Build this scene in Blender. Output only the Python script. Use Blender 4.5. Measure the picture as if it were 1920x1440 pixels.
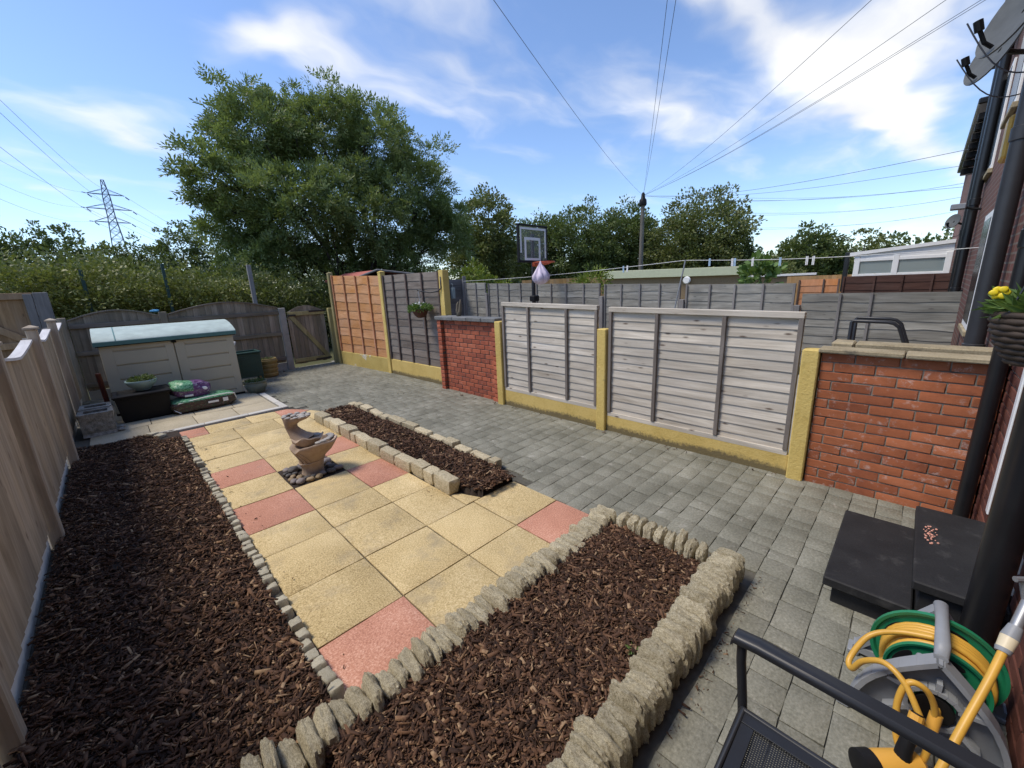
import bpy, bmesh, math, random
import numpy as np
from mathutils import Vector, Matrix, noise as mnoise

for o in list(bpy.data.objects): bpy.data.objects.remove(o)
random.seed(11)
rng = np.random.default_rng(11)
scene = bpy.context.scene
C = scene.collection

# ------------------------------------------------------------------ camera
cam_d = bpy.data.cameras.new('camera'); cam = bpy.data.objects.new('camera', cam_d); C.objects.link(cam)
cam_d.sensor_fit = 'HORIZONTAL'; cam_d.sensor_width = 36; cam_d.lens = 14.073
cam_d.clip_start = 0.02; cam_d.clip_end = 3000
_r = Vector((0.70639, -0.706645, -0.040812)); _u = Vector((0.197427, 0.141329, 0.970077)); _f = Vector((0.679732, 0.69331, -0.239344))
M = Matrix((( _r.x, _u.x, -_f.x, 0), (_r.y, _u.y, -_f.y, 0), (_r.z, _u.z, -_f.z, 1.62), (0, 0, 0, 1)))
cam.matrix_world = M
scene.camera = cam

# ------------------------------------------------------------------ world and sun
SUN_EL = math.radians(59); SUN_AZ = math.atan2(0.62, -0.78)      # direction towards the sun, measured from +x
SKY_STRENGTH = 0.15
world = bpy.data.worlds.new('World'); scene.world = world; world.use_nodes = True
def nd(nt, typ, ins=None, **attrs):
    n = nt.nodes.new(typ)
    for k, v in attrs.items(): setattr(n, k, v)
    for k, v in (ins or {}).items():
        s = n.inputs[k]
        if isinstance(v, bpy.types.NodeSocket): nt.links.new(v, s)
        else: s.default_value = v
    return n
def ramp(nt, fac, stops, interp='LINEAR'):
    n = nd(nt, 'ShaderNodeValToRGB', {'Fac': fac}); cr = n.color_ramp; cr.interpolation = interp
    while len(cr.elements) < len(stops): cr.elements.new(0.5)
    for e, (p, c) in zip(cr.elements, stops):
        e.position = p; e.color = (c, c, c, 1) if isinstance(c, (int, float)) else (*c, 1)
    return n.outputs['Color']
def math_(nt, op, a, b=0.0, c=None, clamp=False):
    ins = {0: a, 1: b}
    if c is not None: ins[2] = c
    return nd(nt, 'ShaderNodeMath', ins, operation=op, use_clamp=clamp).outputs[0]
def mixc(nt, fac, a, b, mode='MIX'):
    n = nt.nodes.new('ShaderNodeMix'); n.data_type = 'RGBA'; n.blend_type = mode
    for i, v in ((0, fac), (6, a), (7, b)):
        if isinstance(v, bpy.types.NodeSocket): nt.links.new(v, n.inputs[i])
        else: n.inputs[i].default_value = v if i == 0 else ((*v, 1) if len(v) == 3 else v)
    return n.outputs[2]
wn = world.node_tree; wn.nodes.clear()
sky = nd(wn, 'ShaderNodeTexSky', sky_type='NISHITA', sun_disc=False, sun_elevation=SUN_EL,
         sun_rotation=math.pi/2 - SUN_AZ, altitude=50, air_density=1.0, dust_density=0.3, ozone_density=2.6)
tc = nd(wn, 'ShaderNodeTexCoord')
sep = nd(wn, 'ShaderNodeSeparateXYZ', {0: tc.outputs['Generated']})
zz = math_(wn, 'ADD', math_(wn, 'MAXIMUM', sep.outputs[2], 0.0), 0.12)
pl = nd(wn, 'ShaderNodeCombineXYZ', {0: math_(wn, 'DIVIDE', sep.outputs[0], zz), 1: math_(wn, 'DIVIDE', sep.outputs[1], zz), 2: 0.0}).outputs[0]
# wind-drawn cloud sheets over the whole sky, with the larger banks where they stand
warp = nd(wn, 'ShaderNodeTexNoise', {'Vector': pl, 'Scale': 2.2, 'Detail': 3.0})
plw = nd(wn, 'ShaderNodeVectorMath', {0: pl, 1: nd(wn, 'ShaderNodeVectorMath', {0: warp.outputs['Color'], 1: (0.5, 0.5, 0.5)}, operation='SUBTRACT').outputs[0]}, operation='MULTIPLY_ADD')
plw.inputs[1].default_value = (1, 1, 1)
wv = nd(wn, 'ShaderNodeVectorMath', {0: nd(wn, 'ShaderNodeVectorMath', {0: warp.outputs['Color'], 1: (0.5, 0.5, 0.5)}, operation='SUBTRACT').outputs[0]}, operation='SCALE'); wv.inputs['Scale'].default_value = 0.45
wn.nodes.remove(plw)
pw = nd(wn, 'ShaderNodeVectorMath', {0: pl, 1: wv.outputs[0]}, operation='ADD').outputs[0]
rotm = nd(wn, 'ShaderNodeMapping', {'Vector': pw, 'Rotation': (0, 0, math.radians(-38)), 'Scale': (1.0, 1.9, 1)})
fb = nd(wn, 'ShaderNodeTexNoise', {'Vector': rotm.outputs[0], 'Scale': 1.25, 'Detail': 8.0, 'Roughness': 0.5})
fb2 = nd(wn, 'ShaderNodeTexNoise', {'Vector': rotm.outputs[0], 'Scale': 0.5, 'Detail': 3.0})
dens = math_(wn, 'ADD', math_(wn, 'MULTIPLY', fb.outputs[0], 1.0), math_(wn, 'MULTIPLY', fb2.outputs[0], 0.35))
banks = [((2.339, 0.284), (1.459, 3.468), (2.083, 9.118), .46), ((2.007, 0.157), (1.602, -4.372), (1.178, 0.36), .46),
         ((0.569, 1.569), (3.809, -0.537), (-2.488, -8.27), .30), ((1.059, 1.652), (1.98, -0.471), (0.236, 6.088), .20),
         ((0.976, 1.23), (2.099, 0.104), (-0.882, 5.379), .24), ((1.915, 0.935), (1.817, -4.666), (1.242, 3.125), .28),
         ((0.23, 2.466), (4.332, 0.193), (2.635, -7.466), .34), ((-0.14, 3.282), (6.54, -0.265), (10.122, -9.038), .2)]
for c0, a, b, w in banks:
    d = nd(wn, 'ShaderNodeVectorMath', {0: pw, 1: (c0[0], c0[1], 0)}, operation='SUBTRACT').outputs[0]
    ua = nd(wn, 'ShaderNodeVectorMath', {0: d, 1: (a[0], a[1], 0)}, operation='DOT_PRODUCT').outputs['Value']
    ub = nd(wn, 'ShaderNodeVectorMath', {0: d, 1: (b[0], b[1], 0)}, operation='DOT_PRODUCT').outputs['Value']
    q = math_(wn, 'ADD', math_(wn, 'MULTIPLY', ua, ua), math_(wn, 'MULTIPLY', ub, ub))
    g = math_(wn, 'EXPONENT', math_(wn, 'MULTIPLY', q, -0.9))
    dens = math_(wn, 'MULTIPLY_ADD', g, w, dens)
cm = nd(wn, 'ShaderNodeMapRange', {'Value': dens, 1: 0.685, 2: 1.20, 3: 0.0, 4: 0.93}, interpolation_type='SMOOTHSTEP').outputs[0]
cloud_tone = nd(wn, 'ShaderNodeMapRange', {'Value': fb.outputs[0], 1: 0.35, 2: 0.75, 3: 3.3, 4: 4.2}).outputs[0]
ccol = nd(wn, 'ShaderNodeVectorMath', {0: (1.0, 0.995, 0.985)}, operation='SCALE'); wn.links.new(cloud_tone, ccol.inputs['Scale'])
wmix = mixc(wn, cm, mixc(wn, 1.0, sky.outputs[0], (0.64, 0.665, 0.735), 'MULTIPLY'), ccol.outputs[0])
bg = nd(wn, 'ShaderNodeBackground', {'Color': wmix, 'Strength': SKY_STRENGTH})
wo = nd(wn, 'ShaderNodeOutputWorld', {0: bg.outputs[0]})

sun_d = bpy.data.lights.new('sun', 'SUN'); sun_d.energy = 1.6; sun_d.angle = math.radians(17); sun_d.color = (1.0, 0.90, 0.76)
sun = bpy.data.objects.new('sun', sun_d); C.objects.link(sun)
sd = Vector((math.cos(SUN_EL)*math.cos(SUN_AZ), math.cos(SUN_EL)*math.sin(SUN_AZ), math.sin(SUN_EL)))
sun.rotation_euler = sd.to_track_quat('Z', 'Y').to_euler()
sun.location = (0, 0, 30)
scene.view_settings.view_transform = 'Standard'; scene.view_settings.look = 'None'
scene.view_settings.exposure = 0.98; scene.view_settings.gamma = 1.0; scene.view_settings.use_curve_mapping = False
scene.render.engine = 'CYCLES'

# ------------------------------------------------------------------ materials
def mat(name):
    m = bpy.data.materials.new(name); m.use_nodes = True; nt = m.node_tree
    return m, nt, nt.nodes['Principled BSDF']
def coords(nt, rand=True, rnd_scale=53.0):
    t = nd(nt, 'ShaderNodeTexCoord').outputs['Object']
    if not rand: return t, None
    oi = nd(nt, 'ShaderNodeObjectInfo').outputs['Random']
    k = math_(nt, 'MULTIPLY', oi, rnd_scale)
    cmb = nd(nt, 'ShaderNodeCombineXYZ', {0: k, 1: math_(nt, 'MULTIPLY', oi, rnd_scale*1.7), 2: math_(nt, 'MULTIPLY', oi, rnd_scale*0.7)}).outputs[0]
    return nd(nt, 'ShaderNodeVectorMath', {0: t, 1: cmb}, operation='ADD').outputs[0], oi
def noise(nt, v, scale, detail=4.0, rough=0.55, dist=0.0):
    return nd(nt, 'ShaderNodeTexNoise', {'Vector': v, 'Scale': scale, 'Detail': detail, 'Roughness': rough, 'Distortion': dist}).outputs[0]
def mapv(nt, v, scale, rot=(0, 0, 0)):
    return nd(nt, 'ShaderNodeMapping', {'Vector': v, 'Scale': scale, 'Rotation': rot}).outputs[0]
def bump(nt, b, h, strength=0.4, dist=0.01):
    n = nd(nt, 'ShaderNodeBump', {'Height': h, 'Strength': strength, 'Distance': dist})
    nt.links.new(n.outputs[0], b.inputs['Normal'])
def plain(name, col, rough=0.5, metal=0.0, var=0.12, bumps=0.0, scale=8.0, spec=None):
    m, nt, b = mat(name)
    v, oi = coords(nt)
    n = noise(nt, v, scale, 5.0, 0.6)
    c = ramp(nt, n, [(0.25, tuple(x*(1-var) for x in col)), (0.75, tuple(min(1, x*(1+var)) for x in col))])
    nt.links.new(c, b.inputs['Base Color'])
    b.inputs['Roughness'].default_value = rough; b.inputs['Metallic'].default_value = metal
    if spec is not None: b.inputs['Specular IOR Level'].default_value = spec
    if bumps: bump(nt, b, noise(nt, v, scale*8, 4.0), bumps, 0.004)
    return m
def wood(name, dark, light, grain='y', knots=0.5, tone=0.25, rough=0.8, gscale=1.0, knotcol=None, stain=None, bumpd=0.004):
    m, nt, b = mat(name)
    v, oi = coords(nt)
    ax = 'xyz'.index(grain)
    s = [38.0*gscale]*3; s[ax] = 1.6*gscale
    g = noise(nt, mapv(nt, v, tuple(s)), 1.0, 6.0, 0.65, 0.6)
    s2 = [7.0]*3; s2[ax] = 1.2
    g2 = noise(nt, mapv(nt, v, tuple(s2)), 1.0, 3.0, 0.5, 1.2)
    g3 = noise(nt, v, 1.3, 3.0)
    f = math_(nt, 'ADD', math_(nt, 'MULTIPLY', g, 0.5), math_(nt, 'MULTIPLY', g2, 0.5))
    c = ramp(nt, f, [(0.30, dark), (0.52, tuple((a+b_)/2 for a, b_ in zip(dark, light))), (0.72, light)])
    hv = nd(nt, 'ShaderNodeHueSaturation', {'Color': c, 'Hue': 0.5, 'Saturation': math_(nt, 'MULTIPLY_ADD', g3, 0.5, 0.75), 'Value': math_(nt, 'MULTIPLY_ADD', oi, tone*2, 1.0-tone), 'Fac': 1.0}).outputs[0]
    if stain:
        sf = ramp(nt, noise(nt, v, 0.9, 5.0, 0.65), [(0.48, 0.0), (0.66, 0.8)])
        hv = mixc(nt, sf, hv, stain)
    if knots:
        ks = [13.0]*3; ks[ax] = 4.2
        vo = nd(nt, 'ShaderNodeTexVoronoi', {'Vector': mapv(nt, v, tuple(ks)), 'Scale': 1.0, 'Randomness': 1.0})
        kf = ramp(nt, vo.outputs['Distance'], [(0.05, knots), (0.16, 0.0)])
        hv = mixc(nt, kf, hv, knotcol or tuple(x*0.35 for x in dark))
    nt.links.new(hv, b.inputs['Base Color']); b.inputs['Roughness'].default_value = rough
    b.inputs['Specular IOR Level'].default_value = 0.25
    bump(nt, b, f, 0.7, bumpd)
    return m
def stony(name, stops, scale=6.0, fine=160.0, finemix=0.5, rough=0.9, bstr=0.5, bdist=0.006, tone=0.1, patch=None, riven=None, cont=False):
    m, nt, b = mat(name)
    v, oi = coords(nt)
    if cont: v = nd(nt, 'ShaderNodeTexCoord').outputs['Object']
    n1 = noise(nt, v, scale, 5.0, 0.6)
    n2 = noise(nt, v, fine, 3.0, 0.7)
    f = math_(nt, 'ADD', math_(nt, 'MULTIPLY', n1, 1-finemix), math_(nt, 'MULTIPLY', n2, finemix))
    c = ramp(nt, f, stops)
    c = nd(nt, 'ShaderNodeHueSaturation', {'Color': c, 'Hue': 0.5, 'Saturation': 1.0, 'Value': math_(nt, 'MULTIPLY_ADD', oi, 2*tone, 1-tone), 'Fac': 1.0}).outputs[0]
    if patch:
        pc, lo, hi, ps = patch
        pf = ramp(nt, noise(nt, v, ps, 6.0, 0.7), [(lo, 0.0), (hi, 1.0)])
        c = mixc(nt, pf, c, pc)
    nt.links.new(c, b.inputs['Base Color']); b.inputs['Roughness'].default_value = rough
    b.inputs['Specular IOR Level'].default_value = 0.25
    h = f
    if riven:
        rv = noise(nt, mapv(nt, v, riven[0]), 1.0, 6.0, 0.6, 0.8)
        h = math_(nt, 'MULTIPLY_ADD', rv, riven[1], math_(nt, 'MULTIPLY', f, 0.5))
    bump(nt, b, h, bstr, bdist)
    return m
def leafmat(name, stops, trans=0.3, rough=0.5):
    m, nt, b = mat(name)
    gi = nd(nt, 'ShaderNodeNewGeometry').outputs['Random Per Island']
    v = nd(nt, 'ShaderNodeTexCoord').outputs['Object']
    n = noise(nt, v, 1.1, 2.0)
    f = math_(nt, 'ADD', math_(nt, 'MULTIPLY', gi, 0.5), math_(nt, 'MULTIPLY', n, 0.5))
    c = ramp(nt, f, stops)
    nt.links.new(c, b.inputs['Base Color']); b.inputs['Roughness'].default_value = rough
    b.inputs['Specular IOR Level'].default_value = 0.4
    tr = nd(nt, 'ShaderNodeBsdfTranslucent', {'Color': mixc(nt, 0.5, c, (0.16, 0.24, 0.02), 'MIX')})
    mx = nd(nt, 'ShaderNodeMixShader', {0: trans, 1: b.outputs[0], 2: tr.outputs[0]})
    nt.links.new(mx.outputs[0], nt.nodes['Material Output'].inputs[0])
    return m

MT = {}
MT['pale_wood'] = wood('weathered_pale_wood', (0.30, 0.26, 0.205), (0.80, 0.735, 0.625), 'y', 0.95, 0.12, knotcol=(0.12, 0.085, 0.065), stain=(0.49, 0.45, 0.38))
MT['pale_batten'] = wood('weathered_batten_wood', (0.13, 0.11, 0.095), (0.30, 0.265, 0.235), 'z', 0.0, 0.15)
MT['purple_wood'] = wood('faded_purple_brown_wood', (0.10, 0.078, 0.062), (0.30, 0.255, 0.215), 'y', 0.3, 0.22, stain=(0.22, 0.195, 0.168))
MT['purple_batten'] = wood('faded_brown_batten', (0.085, 0.06, 0.05), (0.22, 0.165, 0.145), 'z', 0.0, 0.15)
MT['orange_wood'] = wood('orange_stained_wood', (0.42, 0.19, 0.075), (0.70, 0.38, 0.185), 'y', 0.45, 0.12, knotcol=(0.22, 0.07, 0.025))
MT['orange_batten'] = wood('orange_stained_batten', (0.45, 0.19, 0.085), (0.68, 0.34, 0.18), 'z', 0.1, 0.1)
MT['grey_wood'] = wood('silvered_grey_wood', (0.12, 0.114, 0.098), (0.43, 0.42, 0.37), 'y', 0.6, 0.22, stain=(0.22, 0.206, 0.175))
MT['grey_batten'] = wood('silvered_grey_batten', (0.14, 0.13, 0.125), (0.30, 0.285, 0.27), 'z', 0.0, 0.15)
MT['grey_wood_x'] = wood('silvered_grey_wood_across', (0.06, 0.056, 0.056), (0.18, 0.175, 0.175), 'x', 0.4, 0.2)
MT['dark_red_wood'] = wood('dark_red_brown_wood', (0.05, 0.025, 0.02), (0.13, 0.07, 0.055), 'y', 0.3, 0.2)
MT['back_wood'] = wood('weathered_brown_grey_wood', (0.13, 0.105, 0.078), (0.39, 0.335, 0.26), 'z', 0.4, 0.22, stain=(0.17, 0.15, 0.10))
MT['back_rail'] = wood('weathered_rail_wood', (0.12, 0.10, 0.08), (0.29, 0.245, 0.20), 'x', 0.4, 0.15, stain=(0.15, 0.14, 0.08))
MT['left_wood'] = wood('warm_grey_fence_wood', (0.235, 0.175, 0.11), (0.59, 0.475, 0.335), 'z', 0.7, 0.18, knotcol=(0.12, 0.07, 0.045))
MT['left_post'] = wood('grey_brown_post_wood', (0.29, 0.235, 0.17), (0.57, 0.485, 0.375), 'z', 0.2, 0.1)
MT['left_cap'] = wood('bleached_wood', (0.50, 0.48, 0.47), (0.80, 0.78, 0.76), 'y', 0.3, 0.08)
MT['brown_wood'] = wood('brown_gate_wood', (0.24, 0.15, 0.085), (0.48, 0.33, 0.20), 'z', 0.6, 0.15)
MT['fresh_wood'] = wood('honey_wood', (0.42, 0.24, 0.10), (0.62, 0.40, 0.20), 'z', 0.2, 0.2)
MT['gatepost_wood'] = wood('greened_softwood', (0.20, 0.17, 0.07), (0.42, 0.36, 0.17), 'z', 0.2, 0.1)
MT['yellow_paint'] = stony('yellow_masonry_paint', [(0.25, (0.44, 0.31, 0.085)), (0.5, (0.63, 0.47, 0.15)), (0.75, (0.70, 0.54, 0.20))], 4.0, 55.0, 0.45, 0.85, 0.9, 0.012, 0.06, patch=((0.16, 0.14, 0.09), 0.66, 0.78, 3.0))
MT['yellow_old'] = stony('worn_yellow_masonry_paint', [(0.25, (0.34, 0.25, 0.07)), (0.5, (0.52, 0.40, 0.13)), (0.75, (0.60, 0.48, 0.18))], 3.0, 45.0, 0.4, 0.85, 0.8, 0.012, 0.06, patch=((0.62, 0.59, 0.50), 0.53, 0.57, 1.35))
MT['yellow_board'] = stony('yellow_paint_splashed_with_dirt', [(0.25, (0.45, 0.32, 0.09)), (0.5, (0.61, 0.45, 0.15)), (0.75, (0.67, 0.51, 0.19))], 4.0, 60.0, 0.45, 0.85, 0.9, 0.01, 0.05)
def dirt_low(m):
    nt = m.node_tree; b = nt.nodes['Principled BSDF']
    src = b.inputs['Base Color'].links[0].from_socket
    t = nd(nt, 'ShaderNodeTexCoord').outputs['Object']
    z = nd(nt, 'ShaderNodeSeparateXYZ', {0: t}).outputs[2]
    n = noise(nt, t, 26.0, 6.0, 0.75)
    n0 = noise(nt, t, 1.4, 2.0)
    f = math_(nt, 'SUBTRACT', math_(nt, 'ADD', math_(nt, 'MULTIPLY', n, 0.13), math_(nt, 'MULTIPLY', n0, 0.10)), z)
    ff = nd(nt, 'ShaderNodeMapRange', {'Value': f, 1: 0.03, 2: 0.07, 3: 0.0, 4: 0.85}).outputs[0]
    nt.links.new(mixc(nt, ff, src, (0.10, 0.085, 0.055)), b.inputs['Base Color'])
dirt_low(MT['yellow_board'])
MT['white_paint'] = plain('white_paint', (0.86, 0.86, 0.84), 0.45, var=0.06)
MT['white_old'] = stony('flaking_white_paint', [(0.3, (0.62, 0.61, 0.58)), (0.7, (0.78, 0.77, 0.74))], 6, 90, 0.3, 0.7, 0.4, 0.004, 0.03, patch=((0.20, 0.07, 0.05), 0.60, 0.64, 9.0))
MT['gravel_white'] = stony('pale_concrete_board', [(0.3, (0.70, 0.66, 0.58)), (0.7, (0.86, 0.82, 0.74))], 4, 80, 0.3, 0.85, 0.3, 0.004)
MT['concrete'] = stony('grey_concrete', [(0.3, (0.24, 0.23, 0.205)), (0.7, (0.42, 0.40, 0.36))], 5, 120, 0.45, 0.9, 0.5, 0.004)
MT['pavers'] = stony('stamped_grey_paving', [(0.28, (0.105, 0.104, 0.080)), (0.45, (0.185, 0.182, 0.143)), (0.57, (0.26, 0.254, 0.204)), (0.74, (0.42, 0.41, 0.34))], 2.6, 75, 0.5, 0.75, 0.8, 0.006, 0.04, cont=True,
    patch=((0.46, 0.44, 0.385), 0.60, 0.76, 7.0), riven=((9, 26, 9), 1.0))
MT['joint'] = plain('dark_paving_joint', (0.10, 0.094, 0.075), 0.95, var=0.3, scale=30)
MT['slab_joint'] = plain('dark_sandy_joint', (0.055, 0.048, 0.036), 0.95, var=0.35, scale=22)
MT['slab_yellow'] = stony('buff_riven_slab', [(0.34, (0.27, 0.19, 0.085)), (0.45, (0.50, 0.38, 0.18)), (0.55, (0.66, 0.515, 0.27)), (0.66, (0.79, 0.655, 0.40))], 2.2, 120, 0.72, 0.85, 0.6, 0.006, 0.08,
    patch=((0.34, 0.28, 0.18), 0.52, 0.76, 3.4), riven=((13, 21, 9), 1.1))
MT['slab_pink'] = stony('pink_riven_slab', [(0.34, (0.29, 0.13, 0.088)), (0.47, (0.48, 0.225, 0.148)), (0.55, (0.57, 0.285, 0.195)), (0.66, (0.71, 0.43, 0.315))], 2.2, 120, 0.72, 0.85, 0.6, 0.006, 0.06,
    patch=((0.32, 0.22, 0.18), 0.58, 0.78, 2.6), riven=((13, 21, 9), 1.1))
MT['slab_pale'] = stony('pale_grey_buff_slab', [(0.30, (0.30, 0.255, 0.17)), (0.5, (0.47, 0.41, 0.29)), (0.75, (0.60, 0.53, 0.39))], 2.2, 60, 0.5, 0.85, 0.6, 0.006, 0.08, riven=((13, 21, 9), 1.1))
MT['edging_white'] = stony('pale_edging_concrete', [(0.3, (0.48, 0.46, 0.41)), (0.7, (0.66, 0.64, 0.58))], 3, 60, 0.4, 0.85, 0.4, 0.004)
MT['edge_stone'] = stony('weathered_cotswold_stone', [(0.36, (0.11, 0.088, 0.052)), (0.43, (0.38, 0.315, 0.19)), (0.50, (0.64, 0.56, 0.37)), (0.58, (0.86, 0.79, 0.59))], 16, 75, 0.66, 0.95, 1.0, 0.012, 0.13,
    patch=((0.085, 0.07, 0.052), 0.64, 0.70, 14.0))
MT['sett_stone'] = stony('buff_sandstone_sett', [(0.32, (0.24, 0.195, 0.115)), (0.48, (0.50, 0.425, 0.275)), (0.66, (0.70, 0.62, 0.45))], 10, 110, 0.45, 0.95, 0.9, 0.010, 0.2, patch=((0.26, 0.26, 0.15), 0.56, 0.68, 7.0))
MT['small_edge'] = stony('pale_lichen_edging', [(0.28, (0.27, 0.24, 0.16)), (0.5, (0.47, 0.43, 0.32)), (0.75, (0.62, 0.58, 0.46))], 12, 120, 0.5, 0.95, 0.8, 0.006, 0.15)
MT['soil'] = plain('dark_soil', (0.035, 0.024, 0.017), 0.95, var=0.4, scale=25, bumps=0.8)
def brickmat(name, stops, eff=(0.55, 0.46, 0.42), efflo=0.62, effhi=0.70, tone=0.15):
    m, nt, b = mat(name)
    v, oi = coords(nt)
    n1 = noise(nt, v, 14.0, 4.0, 0.6)
    n2 = noise(nt, v, 120.0, 3.0, 0.7)
    f = math_(nt, 'ADD', math_(nt, 'MULTIPLY', n1, 0.45), math_(nt, 'MULTIPLY_ADD', n2, 0.25, math_(nt, 'MULTIPLY', oi, 0.30)))
    c = ramp(nt, f, stops)
    pf = ramp(nt, noise(nt, v, 16.0, 6.0, 0.75), [(efflo, 0.0), (effhi, 0.75)])
    c = mixc(nt, pf, c, eff)
    nt.links.new(c, b.inputs['Base Color']); b.inputs['Roughness'].default_value = 0.88
    b.inputs['Specular IOR Level'].default_value = 0.25
    bump(nt, b, n2, 0.5, 0.004)
    return m
MT['brick_red'] = brickmat('orange_red_brick', [(0.25, (0.23, 0.072, 0.036)), (0.5, (0.35, 0.115, 0.050)), (0.75, (0.44, 0.155, 0.072))], efflo=0.56, effhi=0.72)
MT['brick_pier'] = brickmat('multi_red_brick', [(0.2, (0.13, 0.06, 0.045)), (0.4, (0.30, 0.085, 0.05)), (0.6, (0.43, 0.125, 0.065)), (0.8, (0.50, 0.19, 0.12))], eff=(0.48, 0.28, 0.22), efflo=0.60, effhi=0.72)
MT['brick_house'] = brickmat('dark_house_brick', [(0.25, (0.075, 0.028, 0.022)), (0.5, (0.13, 0.05, 0.037)), (0.75, (0.20, 0.075, 0.05))], eff=(0.25, 0.17, 0.13), efflo=0.66, effhi=0.75)
MT['mortar'] = stony('grey_mortar', [(0.3, (0.15, 0.135, 0.11)), (0.7, (0.31, 0.285, 0.235))], 9, 150, 0.5, 0.95, 0.6, 0.004, patch=((0.08, 0.075, 0.065), 0.55, 0.64, 5.0))
MT['mortar_dark'] = stony('dark_mortar', [(0.3, (0.075, 0.062, 0.05)), (0.7, (0.16, 0.135, 0.11))], 9, 150, 0.5, 0.95, 0.6, 0.004)
MT['coping'] = stony('buff_stone_coping', [(0.3, (0.20, 0.16, 0.10)), (0.5, (0.37, 0.31, 0.20)), (0.75, (0.52, 0.45, 0.31))], 5, 90, 0.5, 0.9, 0.8, 0.006, 0.1, patch=((0.16, 0.14, 0.10), 0.58, 0.70, 8.0))
MT['coping_grey'] = stony('blue_grey_coping', [(0.3, (0.10, 0.105, 0.105)), (0.7, (0.24, 0.24, 0.23))], 6, 90, 0.5, 0.85, 0.6, 0.005)
def brickwall_mat():
    m, nt, b = mat('far_brickwork')
    t = nd(nt, 'ShaderNodeTexCoord').outputs['Object']
    s = nd(nt, 'ShaderNodeSeparateXYZ', {0: t})
    v = nd(nt, 'ShaderNodeCombineXYZ', {0: s.outputs[0], 1: s.outputs[2], 2: 0.0}).outputs[0]
    br = nd(nt, 'ShaderNodeTexBrick', {'Vector': v, 'Color1': (0.12, 0.045, 0.033, 1), 'Color2': (0.19, 0.07, 0.05, 1), 'Mortar': (0.20, 0.17, 0.14, 1), 'Scale': 1.0, 'Mortar Size': 0.008, 'Brick Width': 0.21, 'Row Height': 0.068})
    c = mixc(nt, 0.22, br.outputs[0], ramp(nt, noise(nt, t, 5.0, 4.0), [(0.3, (0.06, 0.03, 0.025)), (0.7, (0.2, 0.09, 0.065))]))
    nt.links.new(c, b.inputs['Base Color']); b.inputs['Roughness'].default_value = 0.9
    bump(nt, b, br.outputs['Fac'], -0.6, 0.008)
    return m
MT['brickwork'] = brickwall_mat()
MT['black_plastic'] = plain('black_plastic', (0.011, 0.011, 0.012), 0.5, var=0.25, scale=14, spec=0.2)
MT['black_pipe'] = plain('black_pipe', (0.012, 0.012, 0.0135), 0.33, var=0.25, scale=5)
MT['grey_pipe'] = plain('sun_faded_black_pipe', (0.030, 0.031, 0.034), 0.45, var=0.25, scale=5)
MT['black_paint'] = stony('black_masonry_paint', [(0.3, (0.016, 0.016, 0.017)), (0.7, (0.036, 0.036, 0.037))], 5, 120, 0.4, 0.62, 0.5, 0.003, patch=((0.075, 0.073, 0.07), 0.56, 0.82, 9.0))
MT['black_metal'] = plain('charcoal_powder_coat', (0.020, 0.021, 0.024), 0.4, var=0.1)
MT['shed_beige'] = plain('beige_resin', (0.52, 0.475, 0.345), 0.6, var=0.05, scale=3, bumps=0.15)
MT['shed_green'] = plain('faded_green_resin', (0.44, 0.52, 0.46), 0.6, var=0.2, scale=6, bumps=0.2)
MT['shed_green_side'] = plain('green_resin', (0.085, 0.20, 0.18), 0.5, var=0.12, scale=6)
MT['dark_green'] = plain('dark_green_plastic', (0.022, 0.062, 0.052), 0.42, var=0.15)
MT['red_dark'] = plain('dark_red_plastic', (0.09, 0.018, 0.014), 0.6)
MT['blue_glaze'] = plain('pale_blue_glaze', (0.27, 0.40, 0.41), 0.28, var=0.1, scale=6)
MT['green_glaze'] = plain('grey_green_glaze', (0.16, 0.185, 0.145), 0.3, var=0.2, scale=8)
MT['tan_planter'] = stony('mossy_tan_planter', [(0.3, (0.15, 0.11, 0.04)), (0.6, (0.33, 0.25, 0.11)), (0.8, (0.42, 0.33, 0.17))], 8, 90, 0.4, 0.85, 0.6, 0.005)
MT['stone_trough'] = stony('lichened_grey_stone', [(0.30, (0.10, 0.098, 0.082)), (0.48, (0.29, 0.28, 0.245)), (0.68, (0.50, 0.485, 0.44))], 22, 120, 0.4, 0.95, 1.0, 0.015, 0.1)
MT['fountain'] = stony('brown_cast_stone', [(0.28, (0.25, 0.185, 0.13)), (0.5, (0.40, 0.305, 0.225)), (0.75, (0.55, 0.44, 0.34))], 7, 140, 0.4, 0.8, 0.5, 0.004, 0.05, patch=((0.36, 0.33, 0.29), 0.60, 0.75, 6.0))
MT['fountain_pale'] = stony('bleached_cast_stone', [(0.28, (0.20, 0.19, 0.165)), (0.5, (0.37, 0.345, 0.31)), (0.75, (0.52, 0.49, 0.44))], 14, 140, 0.4, 0.85, 0.7, 0.006)
MT['hose_yellow'] = plain('yellow_hose', (0.66, 0.37, 0.055), 0.42, var=0.12, scale=12)
MT['reel_green'] = plain('green_reel_plastic', (0.018, 0.215, 0.10), 0.4, var=0.15, scale=7)
MT['reel_grey'] = plain('grey_reel_plastic', (0.27, 0.285, 0.30), 0.5, var=0.12, scale=10)
MT['tool_yellow'] = plain('orange_yellow_plastic', (0.70, 0.37, 0.06), 0.4, var=0.05)
MT['cream_plastic'] = plain('cream_plastic', (0.72, 0.62, 0.42), 0.4, var=0.05)
MT['metal'] = plain('dull_galvanised_metal', (0.35, 0.36, 0.37), 0.45, metal=0.6, var=0.15)
MT['steel_far'] = plain('painted_lattice_steel', (0.16, 0.18, 0.23), 0.6, var=0.1)
MT['wire'] = plain('dark_cable', (0.10, 0.11, 0.13), 0.6)
MT['white_line'] = plain('white_line', (0.75, 0.75, 0.72), 0.6)
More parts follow.
